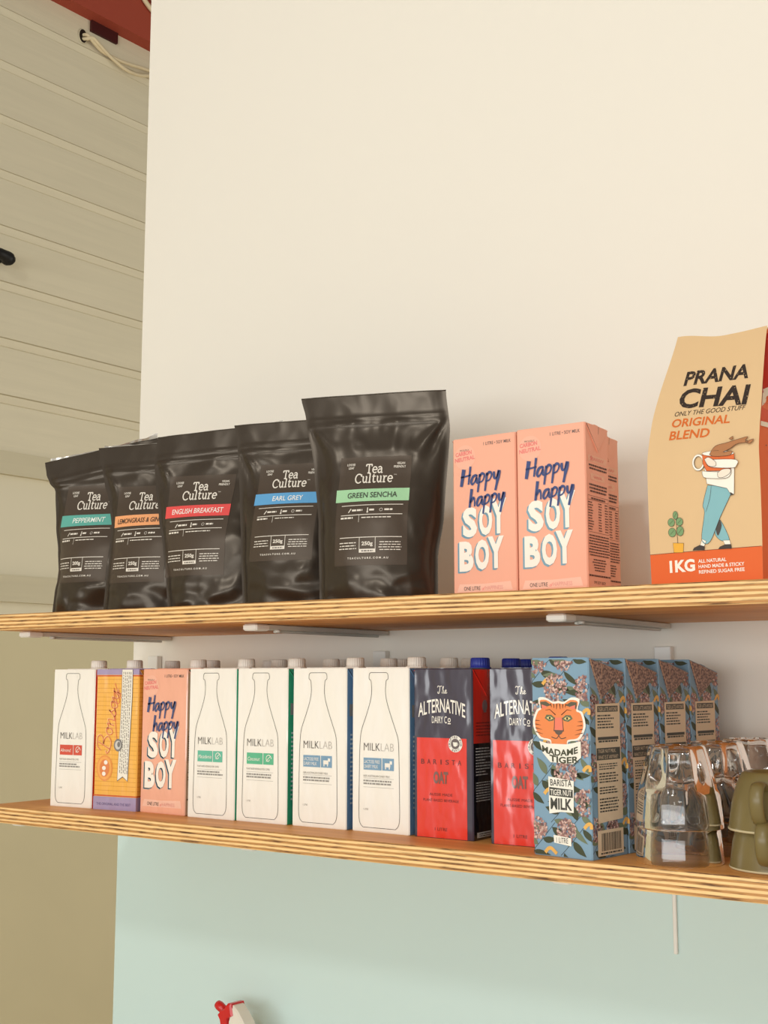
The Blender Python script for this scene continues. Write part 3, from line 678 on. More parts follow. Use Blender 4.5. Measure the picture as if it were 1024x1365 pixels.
def make_floral(w_, d):
    K = 'card'; t = thing('nut_milk_carton', (0, 0, 0), 0, None, 'carton'); h = .2095; bd = .0145
    bl = ink(128, 160, 182, K); b_ = carton_body(w_, d, h, bl, bl, bl, back_drop=bd)
    D = Deco(b_, front_of(w_, d), .00012); U = lambda u: u * w_; V = lambda v: (1 - v) * h
    botanical(D, w_, h - .001, 11); wt = ink(246, 240, 226, K); dk = ink(72, 72, 66, K); og = ink(238, 140, 82, K)
    # tiger's head emblem
    cx, cy = .485, .338
    def T_(pts): return [(U(cx + x * .42), V(cy) + y * .0235) for x, y in pts]
    head = [(-.95, -.25), (-1.0, .1), (-.86, .55), (-.72, .68), (-.78, 1.05), (-.5, 1.08), (-.22, .92), (0, .95), (.22, .92), (.5, 1.1), (.8, 1.02), (.72, .62), (.9, .5), (1.0, .05), (.95, -.25), (.75, -.6), (.35, -.7), (.3, -1.0), (0, -1.12), (-.3, -1.0), (-.35, -.7), (-.75, -.6)]
    D.poly([(U(cx) + (p[0] - U(cx)) * 1.09, V(cy) + (p[1] - V(cy)) * 1.11) for p in smooth_pts(T_(head + head[:1]), 3)], wt, 10)
    D.poly(smooth_pts(T_(head + head[:1]), 3), og, 12)
    for s_ in (1, -1):
        D.poly(T_([(s_ * .74, .7), (s_ * .76, 1.0), (s_ * .52, 1.02), (s_ * .3, .86), (s_ * .5, .78)]), ink(96, 92, 74, K), 13)
        D.poly(T_([(s_ * .68, .68), (s_ * .7, .88), (s_ * .48, .8), (s_ * .5, .72)]), ink(240, 130, 106, K), 14)
        D.poly(T_([(s_ * .16, .28), (s_ * .3, .42), (s_ * .5, .42), (s_ * .58, .26), (s_ * .4, .12), (s_ * .22, .16)]), ink(104, 112, 84, K), 13)
        D.poly(T_([(s_ * .22, .26), (s_ * .36, .36), (s_ * .5, .28), (s_ * .36, .18)]), ink(238, 214, 140, K), 14); D.disc(*T_([(s_ * .36, .27)])[0], .0014, .0016, ink(60, 66, 54, K), 15, 10)
        D.stroke(T_([(s_ * .12, .42), (s_ * .36, .66), (s_ * .54, .62)]), .0011, ink(96, 44, 28, K), 14, taper=lambda q: 1 - .7 * q)
        D.stroke(T_([(s_ * .16, .3), (s_ * .18, -.1), (s_ * .2, -.32)]), .0008, dk, 14)
        for q in range(4): D.stroke(T_([(s_ * .97, .15 - q * .17), (s_ * (.78 - .04 * q), .14 - q * .2)]), .0011, ink(110, 58, 34, K), 14, taper=lambda q_: 1 - .8 * q_)
        for q in range(3): D.stroke(T_([(s_ * (.06 + .13 * q), .92), (s_ * (.08 + .1 * q), .68 + .04 * q)]), .0015, ink(96, 56, 34, K), 14, taper=lambda q_: 1 - .7 * q_)
        D.stroke(smooth_pts(T_([(0, -.5), (s_ * .1, -.64), (s_ * .3, -.58)]), 4), .0008, dk, 15)
    D.poly(T_([(-.2, -.26), (.2, -.26), (.12, -.42), (0, -.5), (-.12, -.42)]), ink(104, 88, 78, K), 14)
    D.poly(T_([(-.15, .3), (.15, .3), (.17, -.26), (-.17, -.26)]), ink(240, 128, 104, K), 13)
    # name
    D.poly([(U(.14), V(.425)), (U(.3), V(.437)), (U(.62), V(.437)), (U(.86), V(.42)), (U(.86), V(.5)), (U(.72), V(.535)), (U(.33), V(.53)), (U(.2), V(.485))], wt, 15)
    D.text('MADAME', U(.19), V(.478), U(.62), h * .033, ink(74, 76, 58, K), 17, bold=.03, arch=-.004); D.text('TIGER', U(.32), V(.524), U(.5), h * .033, ink(74, 76, 58, K), 17, bold=.03, arch=-.002)
    D.poly([(U(.285), V(.602)), (U(.725), V(.618)), (U(.715), V(.775)), (U(.5), V(.775)), (U(.295), V(.788))], wt, 12)
    D.poly([(U(.30), V(.655)), (U(.705), V(.662)), (U(.705), V(.702)), (U(.30), V(.697))], dk, 13)
    D.text('BARISTA', U(.32), V(.648), U(.37), h * .033, dk, 14, bold=.01); D.text('TIGER NUT', U(.32), V(.694), U(.365), h * .029, wt, 15, bold=.01); D.text('MILK', U(.32), V(.765), U(.37), h * .057, dk, 14, bold=.03)
    D.poly([(U(.36), V(.892)), (U(.66), V(.9)), (U(.665), V(.94)), (U(.37), V(.93))], wt, 12); D.text('1 LITRE', U(.41), V(.928), U(.2), h * .026, dk, 14)
    E = Deco(b_, right_of(w_, d), .00006); X = lambda u: u * d
    botanical(E, d, h - .017, 23)
    cr = ink(222, 200, 168, K)
    E.poly([(X(.15), V(.235)), (X(.8), V(.232)), (X(.84), V(.222)), (X(.83), V(.40)), (X(.87), V(.62)), (X(.86), V(.815)), (X(.16), V(.825)), (X(.17), V(.6)), (X(.14), V(.43))], cr, 12)
    E.rect(X(.2), V(.275), X(.78), V(.245), dk, 13); E.text('TIGER LATTE ANYONE?', X(.22), V(.271), X(.54), h * .02, cr, 14)
    E.lines(X(.2), V(.36), X(.7), V(.285), 5, dk, 13, .5, .25, seed=2); E.lines(X(.22), V(.43), X(.76), V(.40), 2, dk, 13, .6, .1, seed=3); E.rect(X(.2), V(.415), X(.78), V(.40), dk, 14)
    E.rect(X(.16), V(.515), X(.82), V(.455), dk, 13); E.text('TIGER NUT MILK,', X(.2), V(.482), X(.5), h * .02, cr, 14); E.text('WHAT IS IT ANYWAY?', X(.2), V(.511), X(.56), h * .02, cr, 14)
    for q, (v0, v1, n) in enumerate(((.53, .565, 3), (.575, .63, 4), (.645, .685, 3), (.70, .775, 5))): E.lines(X(.22), V(v1), X(.76), V(v0), n, dk, 13, .5, .25, seed=q + 4)
    E.rect(X(.14), V(.985), X(.86), V(.86), cr, 12)
    rd = random.Random(3); x = .24
    while x < .78:
        ww = rd.choice((.008, .014, .024)); E.rect(X(x), V(.962), X(x + ww), V(.875), ink(60, 54, 48, K), 13); x += ww + rd.choice((.01, .018))
    E.lines(X(.22), V(.98), X(.8), V(.966), 1, dk, 13, .6, 0, seed=9)
    b_.build('carton_body', t)
    fm = pm('floral_ear_print', rgb(150, 118, 104), .5, .4, bump=(300.0, .2, .001))
    nt = fm.node_tree; tc = nt.nodes.new('ShaderNodeTexCoord'); nz = nt.nodes.new('ShaderNodeTexNoise'); nz.inputs['Scale'].default_value = 420; rp = nt.nodes.new('ShaderNodeValToRGB')
    nt.links.new(tc.outputs['Object'], nz.inputs['Vector']); nt.links.new(nz.outputs['Fac'], rp.inputs[0]); nt.links.new(rp.outputs[0], nt.nodes['Principled BSDF'].inputs['Base Color'])
    rp.color_ramp.elements[0].position = .38; rp.color_ramp.elements[0].color = rgb(92, 70, 70); rp.color_ramp.elements[1].position = .64; rp.color_ramp.elements[1].color = rgb(178, 146, 128)
    for s_ in (1, -1): tag(ear(t, w_, d, h, s_, fm, ink(214, 172, 140, K), back_drop=bd, drop=.044, apex=-.013), 'dusty pink flower print ear flap')
    return t

def place(root, x, y, yaw, z, w_, d, label, capx=None, capm=None, caph=H1, group=None):
    """x, y: front left bottom corner in the room"""
    e = Vector((math.cos(yaw), math.sin(yaw), 0)); n = Vector((-math.sin(yaw), math.cos(yaw), 0))
    c = Vector((x, y, z)) + e * (w_ / 2) + n * (d / 2)
    root.location = c; root.rotation_euler = (0, 0, yaw); root['label'] = label
    if group: root['group'] = group
    if capx is not None: cap(root, capx, .014, caph, capm)
    return root
WY = 1.535
def dup(root):
    r_ = root.copy(); COL.objects.link(r_)
    for ch in list(root.children):
        c = ch.copy(); COL.objects.link(c); c.parent = r_
        for g in ch.children:
            q = g.copy(); COL.objects.link(q); q.parent = c
    return r_

# ---- lower shelf, front row
def yd(y): return y - WY
row = 'milk cartons on the lower shelf'
rA = make_bottle_carton(.083, 'Almond', 'red')
place(rA, -1.4785, yd(1.2295), R(5.0), ZL, .083, D1, 'white carton with bottle outline and red label square, leftmost on the lower shelf', .006, cap_w, group=row)
rB = make_orange(.0775)
place(rB, -1.3870, yd(1.2325), R(8.0), ZL, .0775, D1, 'orange carton with lavender bands and a white printed ribbon, on the lower shelf', -.006, cap_w, group=row)
rC = make_soy(.0905, 'gloss')
place(rC, -1.3075, yd(1.2480), R(-1.5), ZL, .0905, D1, 'glossy pink carton with blue brush lettering on the lower shelf', .021, cap_w, group=row)
rD = make_bottle_carton(.0845, 'Macadamia', 'teal')
place(rD, -1.2085, yd(1.2415), R(1.2), ZL, .0845, D1, 'white bottle outline carton with a teal label square, beside the pink carton', .022, cap_w, group=row)
rE = make_bottle_carton(.0875, 'Coconut', 'green')
place(rE, -1.1225, yd(1.2450), 0, ZL, .0875, D1, 'white bottle outline carton with a green label square, between teal and blue ones', .022, cap_w, group=row)
rF = make_bottle_carton(.0875, 'lactose', 'blue')
place(rF, -1.0280, yd(1.2474), 0, ZL, .0875, D1, 'white bottle outline carton with blue cow label square, left one of two', .024, cap_w, group=row)
rG = dup(rF); [bpy.data.objects.remove(c) for c in list(rG.children) if c.name.startswith('screw_cap')]
place(rG, -.9335, yd(1.2500), R(-1.0), ZL, .0875, D1, 'white bottle outline carton with blue cow label square, right one beside the oat carton', .024, cap_w, group=row)
rH = make_oat(.083)
place(rH, -.8390, yd(1.2483), 0, ZL, .083, D1, 'navy and red oat milk carton fully in view, left one of two', .026, cap_b, .1988, row)
rI = dup(rH); [bpy.data.objects.remove(c) for c in list(rI.children) if c.name.startswith('screw_cap')]
place(rI, -.7300, yd(1.2430), R(1.5), ZL, .083, D1, 'navy and red oat milk carton half hidden behind the blue floral carton', .026, cap_b, .1988, row)
# ---- rows behind, of which mainly the caps show
back = 'milk cartons standing behind the front row'
def behind(src, left, y, w_, label, capm, capx=.022, caph=H1):
    q = dup(src); [bpy.data.objects.remove(c) for c in list(q.children) if c.name.startswith('screw_cap')]
    place(q, left, yd(y), 0, ZL, w_, D1, label, capx, capm, caph, back); return q
behind(rB, -1.4230, 1.3170, .0775, 'carton behind the orange carton, its pale cap showing above the glossy pink one', cap_w, .021)
behind(rC, -1.3400, 1.3170, .0905, 'carton in the second row, its pale cap above the teal label carton, right of another', cap_w, .015)
behind(rD, -1.2105, 1.3140, .0845, 'carton in the second row, its white cap above the right of the green label carton', cap_w)
behind(rE, -1.1180, 1.3150, .0875, 'carton in the second row, its white cap above the left blue cow label carton', cap_w)
behind(rF, -1.0215, 1.3170, .0875, 'carton in the second row, its white cap above the right blue cow label carton', cap_w)
behind(rF, -.9260, 1.3180, .0875, 'carton in the second row, its white cap above the front left oat carton', cap_w)
behind(rH, -.8300, 1.3160, .083, 'oat carton in the second row, its blue cap above the front right oat carton', cap_b, .022, .1988)
behind(rC, -1.2912, 1.3860, .0905, 'carton in the rearmost row, its small pale cap above the green label carton', cap_w, .021)
behind(rE, -1.1470, 1.3810, .0875, 'carton in the rearmost row, its pale cap above the left blue cow label carton', cap_w)
behind(rF, -1.0440, 1.3830, .0875, 'carton in the rearmost row, its pale cap peeping above the right blue cow label carton', cap_w)
behind(rF, -.9345, 1.3840, .0875, 'carton in the rearmost row, its pale cap just left of the first blue cap', cap_w)
behind(rH, -.8428, 1.3820, .083, 'oat carton in the rearmost row, its blue cap directly left of the floral carton', cap_b, .022, .1988)

# ---- blue floral cartons, a file of four from front to back
fw, fd = .0742, .0690
rJ = make_floral(fw, fd); ang = R(-7.6)
fo = 'blue floral cartons on the lower shelf'
names = ['blue floral carton with a tiger head emblem in full view, frontmost of the four', 'second blue floral carton from the front of its file of four', 'third blue floral carton from the front of its file of four', 'rearmost blue floral carton, nearest the wall behind the glasses']
for i in range(4):
    q = rJ if i == 0 else dup(rJ)
    dx, dy = math.sin(-ang) * .0712 * i, math.cos(ang) * .0712 * i
    place(q, -.6498 + dx, yd(1.1982 + dy), ang, ZL, fw, fd, names[i], group=fo)

# ---- upper shelf pink cartons
uc = 'pink cartons on the upper shelf'
s1 = make_soy(.0905, 'card'); place(s1, -.7060, yd(1.2740), R(0.0), ZU, .0905, D1, 'matt pink carton on the upper shelf, front right one with its side panel in view', group=uc)
s2 = dup(s1); place(s2, -.8010, yd(1.2810), R(-1.0), ZU, .0905, D1, 'matt pink carton on the upper shelf, left one beside the largest tea pouch', group=uc)
s3 = dup(s1); place(s3, -.7240, yd(1.3420), 0, ZU, .0905, D1, 'matt pink carton on the upper shelf, standing behind the front right one', group=uc)

# ------------------------------------------------------------------ tea pouches
foil = pm('black_foil', rgb(40, 33, 27), 0.32, 0.62, tint=(1.0, 0.86, 0.70, 1))
film = pm('label_film', rgb(66, 55, 46), 0.42, 0.5, tint=(1.0, 0.88, 0.74, 1))
silver = pm('silver_foil_lining', rgb(196, 192, 184), 0.25, 0.6, metal=0.9)
FK = 'film'
def interp(tab, z):
    if z <= tab[0][1]: return tab[0][0]
    for (x0, z0), (x1, z1) in zip(tab[:-1], tab[1:]):
        if z <= z1: t = (z - z0) / (z1 - z0); t = t * t * (3 - 2 * t) * .5 + t * .5; return x0 + (x1 - x0) * t
    return tab[-1][0]
def sst(a, b_, x): t = min(max((x - a) / (b_ - a), 0), 1); return t * t * (3 - 2 * t)
def pouch(o, yaw, Lp, Rp, H0, H1_, lab, band, band_txt, txt_rgb, weight, label, seed, lip=None, zipd=.031, amp=1.0):
    t = thing('tea_pouch', o, R(yaw), label, 'pouch', 'black tea pouches on the upper shelf')
    lean = math.tan(R(6)); sd = seed * 13.7
    Htop = lambda s_: H0 + (H1_ - H0) * s_
    def edges(z): return interp(Lp, z), interp(Rp, z)
    def bulge(s_, z):
        q = (.0225 + .010 * math.sin(math.pi * min(1, z / .16)) ) * (1 - sst(.09, H0 - zipd - .008, z)) + .0022
        a = min(max((s_ - .035) / .93, 0), 1); prof_ = (math.sin(math.pi * a)) ** .62 if 0 < a < 1 else 0
        return q * prof_
    def wr(x, z, s_):
        e = sst(0, .12, s_) * sst(0, .12, 1 - s_)
        inlab = sst(lab[0] - .012, lab[0] + .008, x) * (1 - sst(lab[1] - .008, lab[1] + .012, x)) * sst(lab[2] - .01, lab[2] + .006, z) * (1 - sst(lab[3] - .006, lab[3] + .012, z))
        k = (1 - .8 * inlab) * e * amp * (1 - .6 * sst(H0 - zipd - .006, H0 - zipd, z))
        p = Vector((x * 17 + sd, z * 13, sd)); r1 = 1 - abs(noise.noise(p)) * 2.2
        r2 = 1 - abs(noise.noise(Vector((x * 40 + z * 18 + sd, z * 30 - x * 20, sd + 5)))) * 2.2
        # tension folds running in from the top corners and the bottom corners
        f = 0
        for cxs, cz, sg in ((0.02, H0 - zipd - .004, 1), (0.98, H0 - zipd - .004, -1)):
            xe = edges(cz)[0] + (edges(cz)[1] - edges(cz)[0]) * cxs; dx = (x - xe) * sg; dz = cz - z
            if dx > 0 and dz > 0:
                a = math.atan2(dz, dx); rr = math.hypot(dx, dz); f += math.exp(-((a - .85) / .16) ** 2) * .0035 * math.exp(-rr / .06) - math.exp(-((a - 1.2) / .14) ** 2) * .003 * math.exp(-rr / .06)
        lowf = (1 - sst(.0, .06, z)) * .004 * (noise.noise(Vector((x * 30 + sd, z * 55, 3 + sd))))
        return k * (.0034 * r1 + .0009 * r2 + f * 1.7 + lowf * 1.5)
    def zips(z, s_):
        d0 = H0 + (H1_ - H0) * s_ - z; v = 0
        for zz in (zipd, zipd + .0085): v += .0021 * math.exp(-((d0 - zz) / .0017) ** 2)
        return v * sst(.02, .05, s_) * sst(.02, .05, 1 - s_)
    def fx(s_, z, off=0.0):
        xl, xr = edges(z); x = xl + (xr - xl) * s_
        return Vector((x, -(bulge(s_, z) + wr(x, z, s_) + zips(z, s_) + off) + z * lean, z))
    def front(x, z, off):
        xl, xr = edges(z); s_ = (x - xl) / (xr - xl); e = .0015
        p = fx(s_, z); du = fx(s_ + e, z) - fx(s_ - e, z); dv = fx(s_, z + e) - fx(s_, z - e)
        n = du.cross(dv); n.normalize()
        if n.y > 0: n.negate()
        return p + n * off
    b_ = MB(); ns, nz = 56, 84
    def fr(u, v):
        z = v * Htop(u); return fx(u, z)
    def bk(u, v):
        z = v * Htop(1 - u); xl, xr = edges(z); s_ = 1 - u
        return (xl + (xr - xl) * s_, .42 * bulge(s_, z) + .0004 + z * lean, z)
    b_.grid(fr, ns, nz, foil); b_.grid(bk, ns, 40, foil)
    # gusseted oval base
    N = 24
    ring = [fx(i / N, 0.0) for i in range(N + 1)] + [Vector(bk(i / N, 0.0)) for i in range(1, N)]
    b_.face(list(reversed(ring)), foil)
    # rolled top rim
    b_.tube([fx(i / 40, Htop(i / 40)) + Vector((0, .0004, 0)) for i in range(41)], .0009, foil, 6)
    b_.build('pouch_body', t)
    # label
    x0, x1, z0, z1, sk = lab; Wl, Hl = x1 - x0, z1 - z0
    P = lambda u, v, off: front(x0 + u + sk * v, z0 + v, off)
    m = MB(); D = Deco(m, P, .00032); wt = ink(226, 218, 204, FK); U = lambda u: u * Wl; V = lambda v: (1 - v) * Hl
    D.rect(0, 0, Wl, Hl, film, 1.2, 30, 44)
    D.text('LOOSE', U(.10), V(.083), U(.115), Hl * .022, wt, 3, bold=.02); D.text('LEAF', U(.125), V(.115), U(.075), Hl * .022, wt, 3, bold=.02)
    D.text('VEGAN', U(.80), V(.083), U(.11), Hl * .022, wt, 3, bold=.02); D.text('FRIENDLY', U(.76), V(.115), U(.165), Hl * .022, wt, 3, bold=.02)
    D.tea('Tea', U(.375), V(.158), U(.235), Hl * .084, wt, 3, .235, 1.42); D.tea('Culture', U(.235), V(.25), U(.52), Hl * .09, wt, 3, .235, 1.5); D.text('TM', U(.765), V(.186), U(.04), Hl * .01, wt, 3)
    D.rect(U(-.02), V(.428), U(1.0), V(.31), ink(*band, FK), 2.2, 26, 8)
    a, c = band_txt[1]; D.text(band_txt[0], U(a), V(.396), U(c - a), Hl * .052, ink(*txt_rgb, FK), 3.6, bold=.012)
    def rule(v, u0=.08, u1=.93): D.rect(U(u0), V(v), U(u1), V(v - .006), wt, 3, 24, 1)
    rule(.468); rule(.556); rule(.758)
    D.stroke([(U(.19), V(.53)), (U(.225), V(.495))], .0013, wt, 3); D.lines(U(.24), V(.525), U(.39), V(.497), 1, wt, 3, .6, 0, seed=1)
    D.rect(U(.455), V(.532), U(.468), V(.49), wt, 3); D.disc(U(.4615), V(.53), .0012, .0012, wt, 3, 8); D.lines(U(.485), V(.525), U(.56), V(.497), 1, wt, 3, .6, 0, seed=2)
    D.stroke([(U(.645) + .0019 * math.cos(q * .5), V(.512) + .0019 * math.sin(q * .5)) for q in range(13)], .0005, wt, 3); D.lines(U(.69), V(.525), U(.80), V(.497), 1, wt, 3, .6, .2, seed=seed)
    D.lines(U(.08), V(.59), U(.26), V(.568), 1, wt, 3, .7, 0, seed=3); D.rect(U(.345), V(.62), U(.350), V(.556), wt, 3); D.lines(U(.385), V(.588), U(.80), V(.57), 1, wt, 3, .5, .3, seed=seed)
    for uu in (.365, .585): D.rect(U(uu), V(.885), U(uu + .007), V(.758), wt, 3, 1, 4)
    D.text(weight, U(.40), V(.838), U(.155), Hl * .045, wt, 3, bold=.03); D.rect(U(.365), V(.89), U(.592), V(.858), wt, 3, 6, 1); D.lines(U(.40), V(.884), U(.56), V(.864), 1, ink(90, 80, 72, FK), 4, .5, 0, seed=4)
    D.lines(U(.07), V(.862), U(.33), V(.785), 3, wt, 3, .32, .12, True, 5); D.lines(U(.62), V(.875), U(.94), V(.785), 4, wt, 3, .32, .2, True, 6)
    s9 = 'TEACULTURE.COM.AU'
    D.text(' '.join(s9), U(.20), V(.945), U(.56), Hl * .017, wt, 3, bold=.03)
    tag(m.build('label', t), 'printed label with a coloured band')
    if lip:
        m = MB()
        def lf(u, v):
            s_ = .04 + .95 * u; hh = Htop(s_); ex = lip[0] + (lip[1] - lip[0]) * u + .003 * noise.noise(Vector((u * 9 + sd, 1, 2))); z = hh - .012 + v * (.012 + ex)
            xl, xr = edges(min(z, hh)); xx = xl + (xr - xl) * s_
            return (xx, z * lean + .003 + .012 * math.sin(math.pi * min(1, u * 1.05)) * (.3 + .7 * v) + .0015 * noise.noise(Vector((u * 22, v * 4, sd))), z)
        m.grid(lf, 48, 6, silver); tag(m.build('inner_lining', t), 'silver foil lining showing behind the front lip')
    return t
def O(x, y): return (x, yd(y), ZU)
pouch(O(-.9584, 1.215), 22, [(-.001, 0), (-.006, .10), (-.0147, .175), (-.0286, .242), (-.0362, .2705)], [(.1512, 0), (.1505, .055), (.1575, .105), (.1638, .219), (.1578, .2705)], .2695, .2712,
      (.0232, .1165, .0425, .1850, .002), (160, 206, 160), ('GREEN SENCHA', (.15, .84)), (64, 70, 58), '250g', 'largest black tea pouch with a pale green band, beside the pink cartons', 1)
pouch(O(-1.0913, 1.222), 22, [(-.0033, 0), (-.0097, .077), (-.0156, .152), (-.0201, .194), (-.023, .227), (-.0287, .25)], [(.149, 0), (.150, .06), (.157, .11), (.165, .22), (.162, .25)], .250, .2545,
      (.0085, .0995, .0565, .1915, .045), (92, 160, 208), ('EARL GREY', (.28, .75)), (236, 236, 230), '250g', 'black tea pouch with a sky blue band, second from the right of the five', 2)
pouch(O(-1.2305, 1.222), 22, [(-.0035, 0), (-.0092, .045), (-.0164, .086), (-.0262, .131), (-.0339, .174), (-.0395, .218), (-.0364, .2505)], [(.146, 0), (.148, .06), (.150, .11), (.156, .22), (.154, .25)], .2495, .262,
      (-.0105, .0885, .0440, .1900, .003), (226, 78, 76), ('ENGLISH BREAKFAST', (.10, .90)), (246, 232, 222), '250g', 'black tea pouch with a coral red band, middle one of the five', 3, lip=(-.002, .0055))
pouch(O(-1.3458, 1.222), 22, [(-.0157, 0), (-.015, .041), (-.0126, .078), (-.0125, .125), (-.0199, .164), (-.0289, .19), (-.0381, .227), (-.0435, .247)], [(.140, 0), (.142, .06), (.146, .11), (.150, .22), (.148, .25)], .2465, .2515,
      (-.0050, .0890, .0395, .1850, .018), (240, 166, 112), ('LEMONGRASS & GINGER', (.06, .96)), (72, 56, 46), '250g', 'black tea pouch with a peach orange band, second from the left of the five', 4, lip=(.004, .006))
pouch(O(-1.4668, 1.222), 22, [(-.0091, 0), (-.008, .034), (-.004, .059), (-.0085, .097), (-.0152, .134), (-.0218, .192), (-.0330, .204), (-.0398, .218), (-.0440, .237)], [(.132, 0), (.134, .06), (.138, .11), (.144, .22), (.142, .26)], .2365, .268,
      (-.0055, .0890, .0450, .1970, .045), (92, 170, 156), ('PEPPERMINT', (.22, .80)), (232, 240, 230), '200g', 'black tea pouch with a teal band, leftmost of the five', 5, lip=(.006, .008), amp=1.4)

# ------------------------------------------------------------------ kraft bag
def kraft_bag():
    W, Dp, K = .1245, .092, 'paper'
    t = thing('kraft_tea_bag', (-.5115, yd(1.21), ZU), R(-8), 'tall tan kraft bag with orange base band and a printed figure hugging a cup', 'bag')
    kr = pm('kraft_paper', rgb(222, 188, 142), 0.65, 0.3, bump=((18, 18, 9), .25, .004), mottling=.03)
    orr = ink(226, 104, 50, K); rdd = ink(196, 52, 30, K)
    dep = lambda z: 0 if z < .13 else .055 * ((z - .13) / .16) ** 1.3
    HT = lambda u: .2772 - .0102 * sst(0, .07, u) + .001 * sst(.09, .1245, u)
    XL = lambda z: .0 + .0125 * sst(.17, .285, z) - .0014 * math.sin(math.pi * min(1, z / .2))
    XR = lambda z: W + .0015 * math.sin(math.pi * min(1, z / .2)) - .006 * sst(.17, .285, z)
    def fp(u, z, off=0.0):
        e = .001; s_ = (dep(z + e) - dep(z - e)) / (2 * e); n = Vector((0, -1, s_)).normalized()
        bul = .004 * math.sin(math.pi * min(max(u / W, 0), 1)) * math.sin(math.pi * min(1, z / .19))
        return Vector((u, dep(z) - bul, z)) + n * off
    b_ = MB()
    def f(a, c):
        z = c * HT(a * W); u = XL(z) + (XR(z) - XL(z)) * a; return fp(u, z)
    b_.grid(f, 24, 48, kr)
    def bk(a, c):
        z = c * HT((1 - a) * W); u = XL(z) + (XR(z) - XL(z)) * (1 - a); return (u, Dp + (dep(.2772) + .002 - Dp) * sst(.12, .277, z), z)
    b_.grid(bk, 12, 30, kr)
    b_.face([(0, 0, 0), (0, Dp, 0), (W, Dp, 0), (W, 0, 0)], orr)
    b_.build('bag_body', t)
    # side gussets, printed orange and red, folding in towards the top
    for sg in (0, 1):
        m = MB()
        def gp(a, z, off=0.0):
            y0 = dep(z); y1 = Dp + (dep(.2772) + .002 - Dp) * sst(.12, .277, z); x = XR(z) if sg else XL(z)
            tuck = .030 * sst(.14, .27, z) * (1 - abs(2 * a - 1))
            return (x + (-tuck + off if sg else tuck - off), y0 + (y1 - y0) * a, z)
        h_ = .2662
        m.grid(lambda a, c: gp(a if sg else 1 - a, c * h_), 8, 40, orr, smooth=False)
        if sg:
            D = Deco(m, lambda u, v, o: gp(u, v, o), .0003)
            D.quad([(0.02, .19), (.98, .20), (.98, .262), (.02, .262)], rdd, 1, 8, 10)
            wt = ink(236, 222, 200, K); D.quad([(.01, .176), (.6, .196), (.98, .212), (.01, .190)], wt, 2, 8, 2); D.quad([(.01, .155), (.98, .158), (.98, .164), (.01, .160)], wt, 2, 8, 2)
            D.quad([(.35, .130), (.75, .123), (.98, .146), (.45, .148)], wt, 2, 8, 2); D.quad([(.01, .16), (.5, .162), (.5, .176), (.01, .175)], ink(214, 76, 36, K), 1, 8, 2)
            D.quad([(.2, .20), (.6, .215), (.5, .235), (.25, .222)], wt, 2, 4, 2)
            for q in range(14): D.disc(.1 + .8 * ((q * 37) % 14) / 14, .18 + .0016 * q if q < 7 else .128 + .002 * (q - 7), .015, .0007, ink(90, 70, 60, K), 3, 6)
        tag(m.build('side_gusset', t), 'orange and red printed side panel')
    # print on the front
    m = MB(); D = Deco(m, lambda u, v, o: fp(u, v, o), .0003)
    def band(a, c):
        z = .0005 + c * (.0328 + .0004 * a - .0005); u = XL(z) + (XR(z) - XL(z)) * a; return fp(u, z, .0002)
    m.grid(band, 24, 8, orr)
    D.stroke([(XL(.033) + (W - XL(.033)) * i / 24, .0331 + .0003 * i / 24) for i in range(25)], .0005, ink(120, 60, 36, K), 1)
    bk_ = ink(52, 40, 34, K)
    def rough(t_, u, v, wd, h, sh, sl):
        D.text(t_, u, v, wd, h, bk_, 1, bold=.03, shear=sh, slope=sl); rd = random.Random(len(t_))
        for q in range(90):
            a, c = rd.random(), rd.random(); uu = u + a * wd + sh * c * h; vv = v + c * h + sl * a * wd; s_ = rd.uniform(.0002, .0006)
            D.poly([(uu - s_, vv - s_), (uu + s_, vv - s_ * .5), (uu + s_ * .6, vv + s_)], kr, 2)
    rough('PRANA', .0315, .2140, .075, .0165, .12, -.055); rough('CHAI', .0285, .1880, .080, .0225, .10, -.10)
    D.text('ONLY THE GOOD STUFF', .0262, .1795, .081, .0052, bk_, 1, bold=.0, slope=-.06, shear=.2)
    D.text('ORIGINAL', .0245, .1670, .068, .0095, ink(214, 108, 44, K), 1, bold=.02, slope=-.07, shear=.1); D.text('BLEND', .0240, .1530, .047, .0098, ink(214, 108, 44, K), 1, bold=.02, slope=-.06, shear=.1)
    wt = ink(248, 240, 226, K)
    D.text('1KG', .0225, .0125, .0295, .0128, wt, 2, bold=.04, slope=.01)
    for k, s_ in enumerate(('ALL NATURAL', 'HAND MADE & STICKY', 'REFINED SUGAR FREE')): D.text(s_, .0560, .0208 - k * .0055, (.031, .050, .050)[k], .0036, wt, 2, bold=.02)
    # figure: zoomed-picture coordinates mapped to the panel
    def Z(X, Y):
        px, py = X / 3.69 + 850, Y / 3.69 + 430
        return (-.7106922 + .0008396 * px - .0000221 * py, .6751454 - .0000801 * px - .0007716 * py)
    ol = ink(70, 50, 40, K)
    def shape(pts, mat, l, sm=True, outline=True):
        q = [Z(*p) for p in pts]; q = smooth_pts(q + q[:1], 4)[:-1] if sm else q
        D.poly(q, mat, l)
        if outline: D.stroke(q, .00035, ol, l + .5, closed=True)
    tl = ink(134, 184, 190, K); orc = ink(226, 112, 58, K); br = ink(176, 120, 78, K); skin = ink(240, 226, 208, K)
    shape([(398, 985), (420, 975), (460, 1070), (418, 1072), (392, 1040)], tl, 1); shape([(392, 990), (412, 968), (425, 1000), (405, 1050)], ink(78, 74, 70, K), 2, outline=False)
    shape([(362, 805), (470, 815), (470, 850), (420, 960), (368, 1080), (328, 1072), (345, 940), (338, 900)], tl, 3)
    D.stroke([Z(*p) for p in smooth_pts([(380, 810), (372, 870), (352, 935)], 5)], .0003, ol, 4)
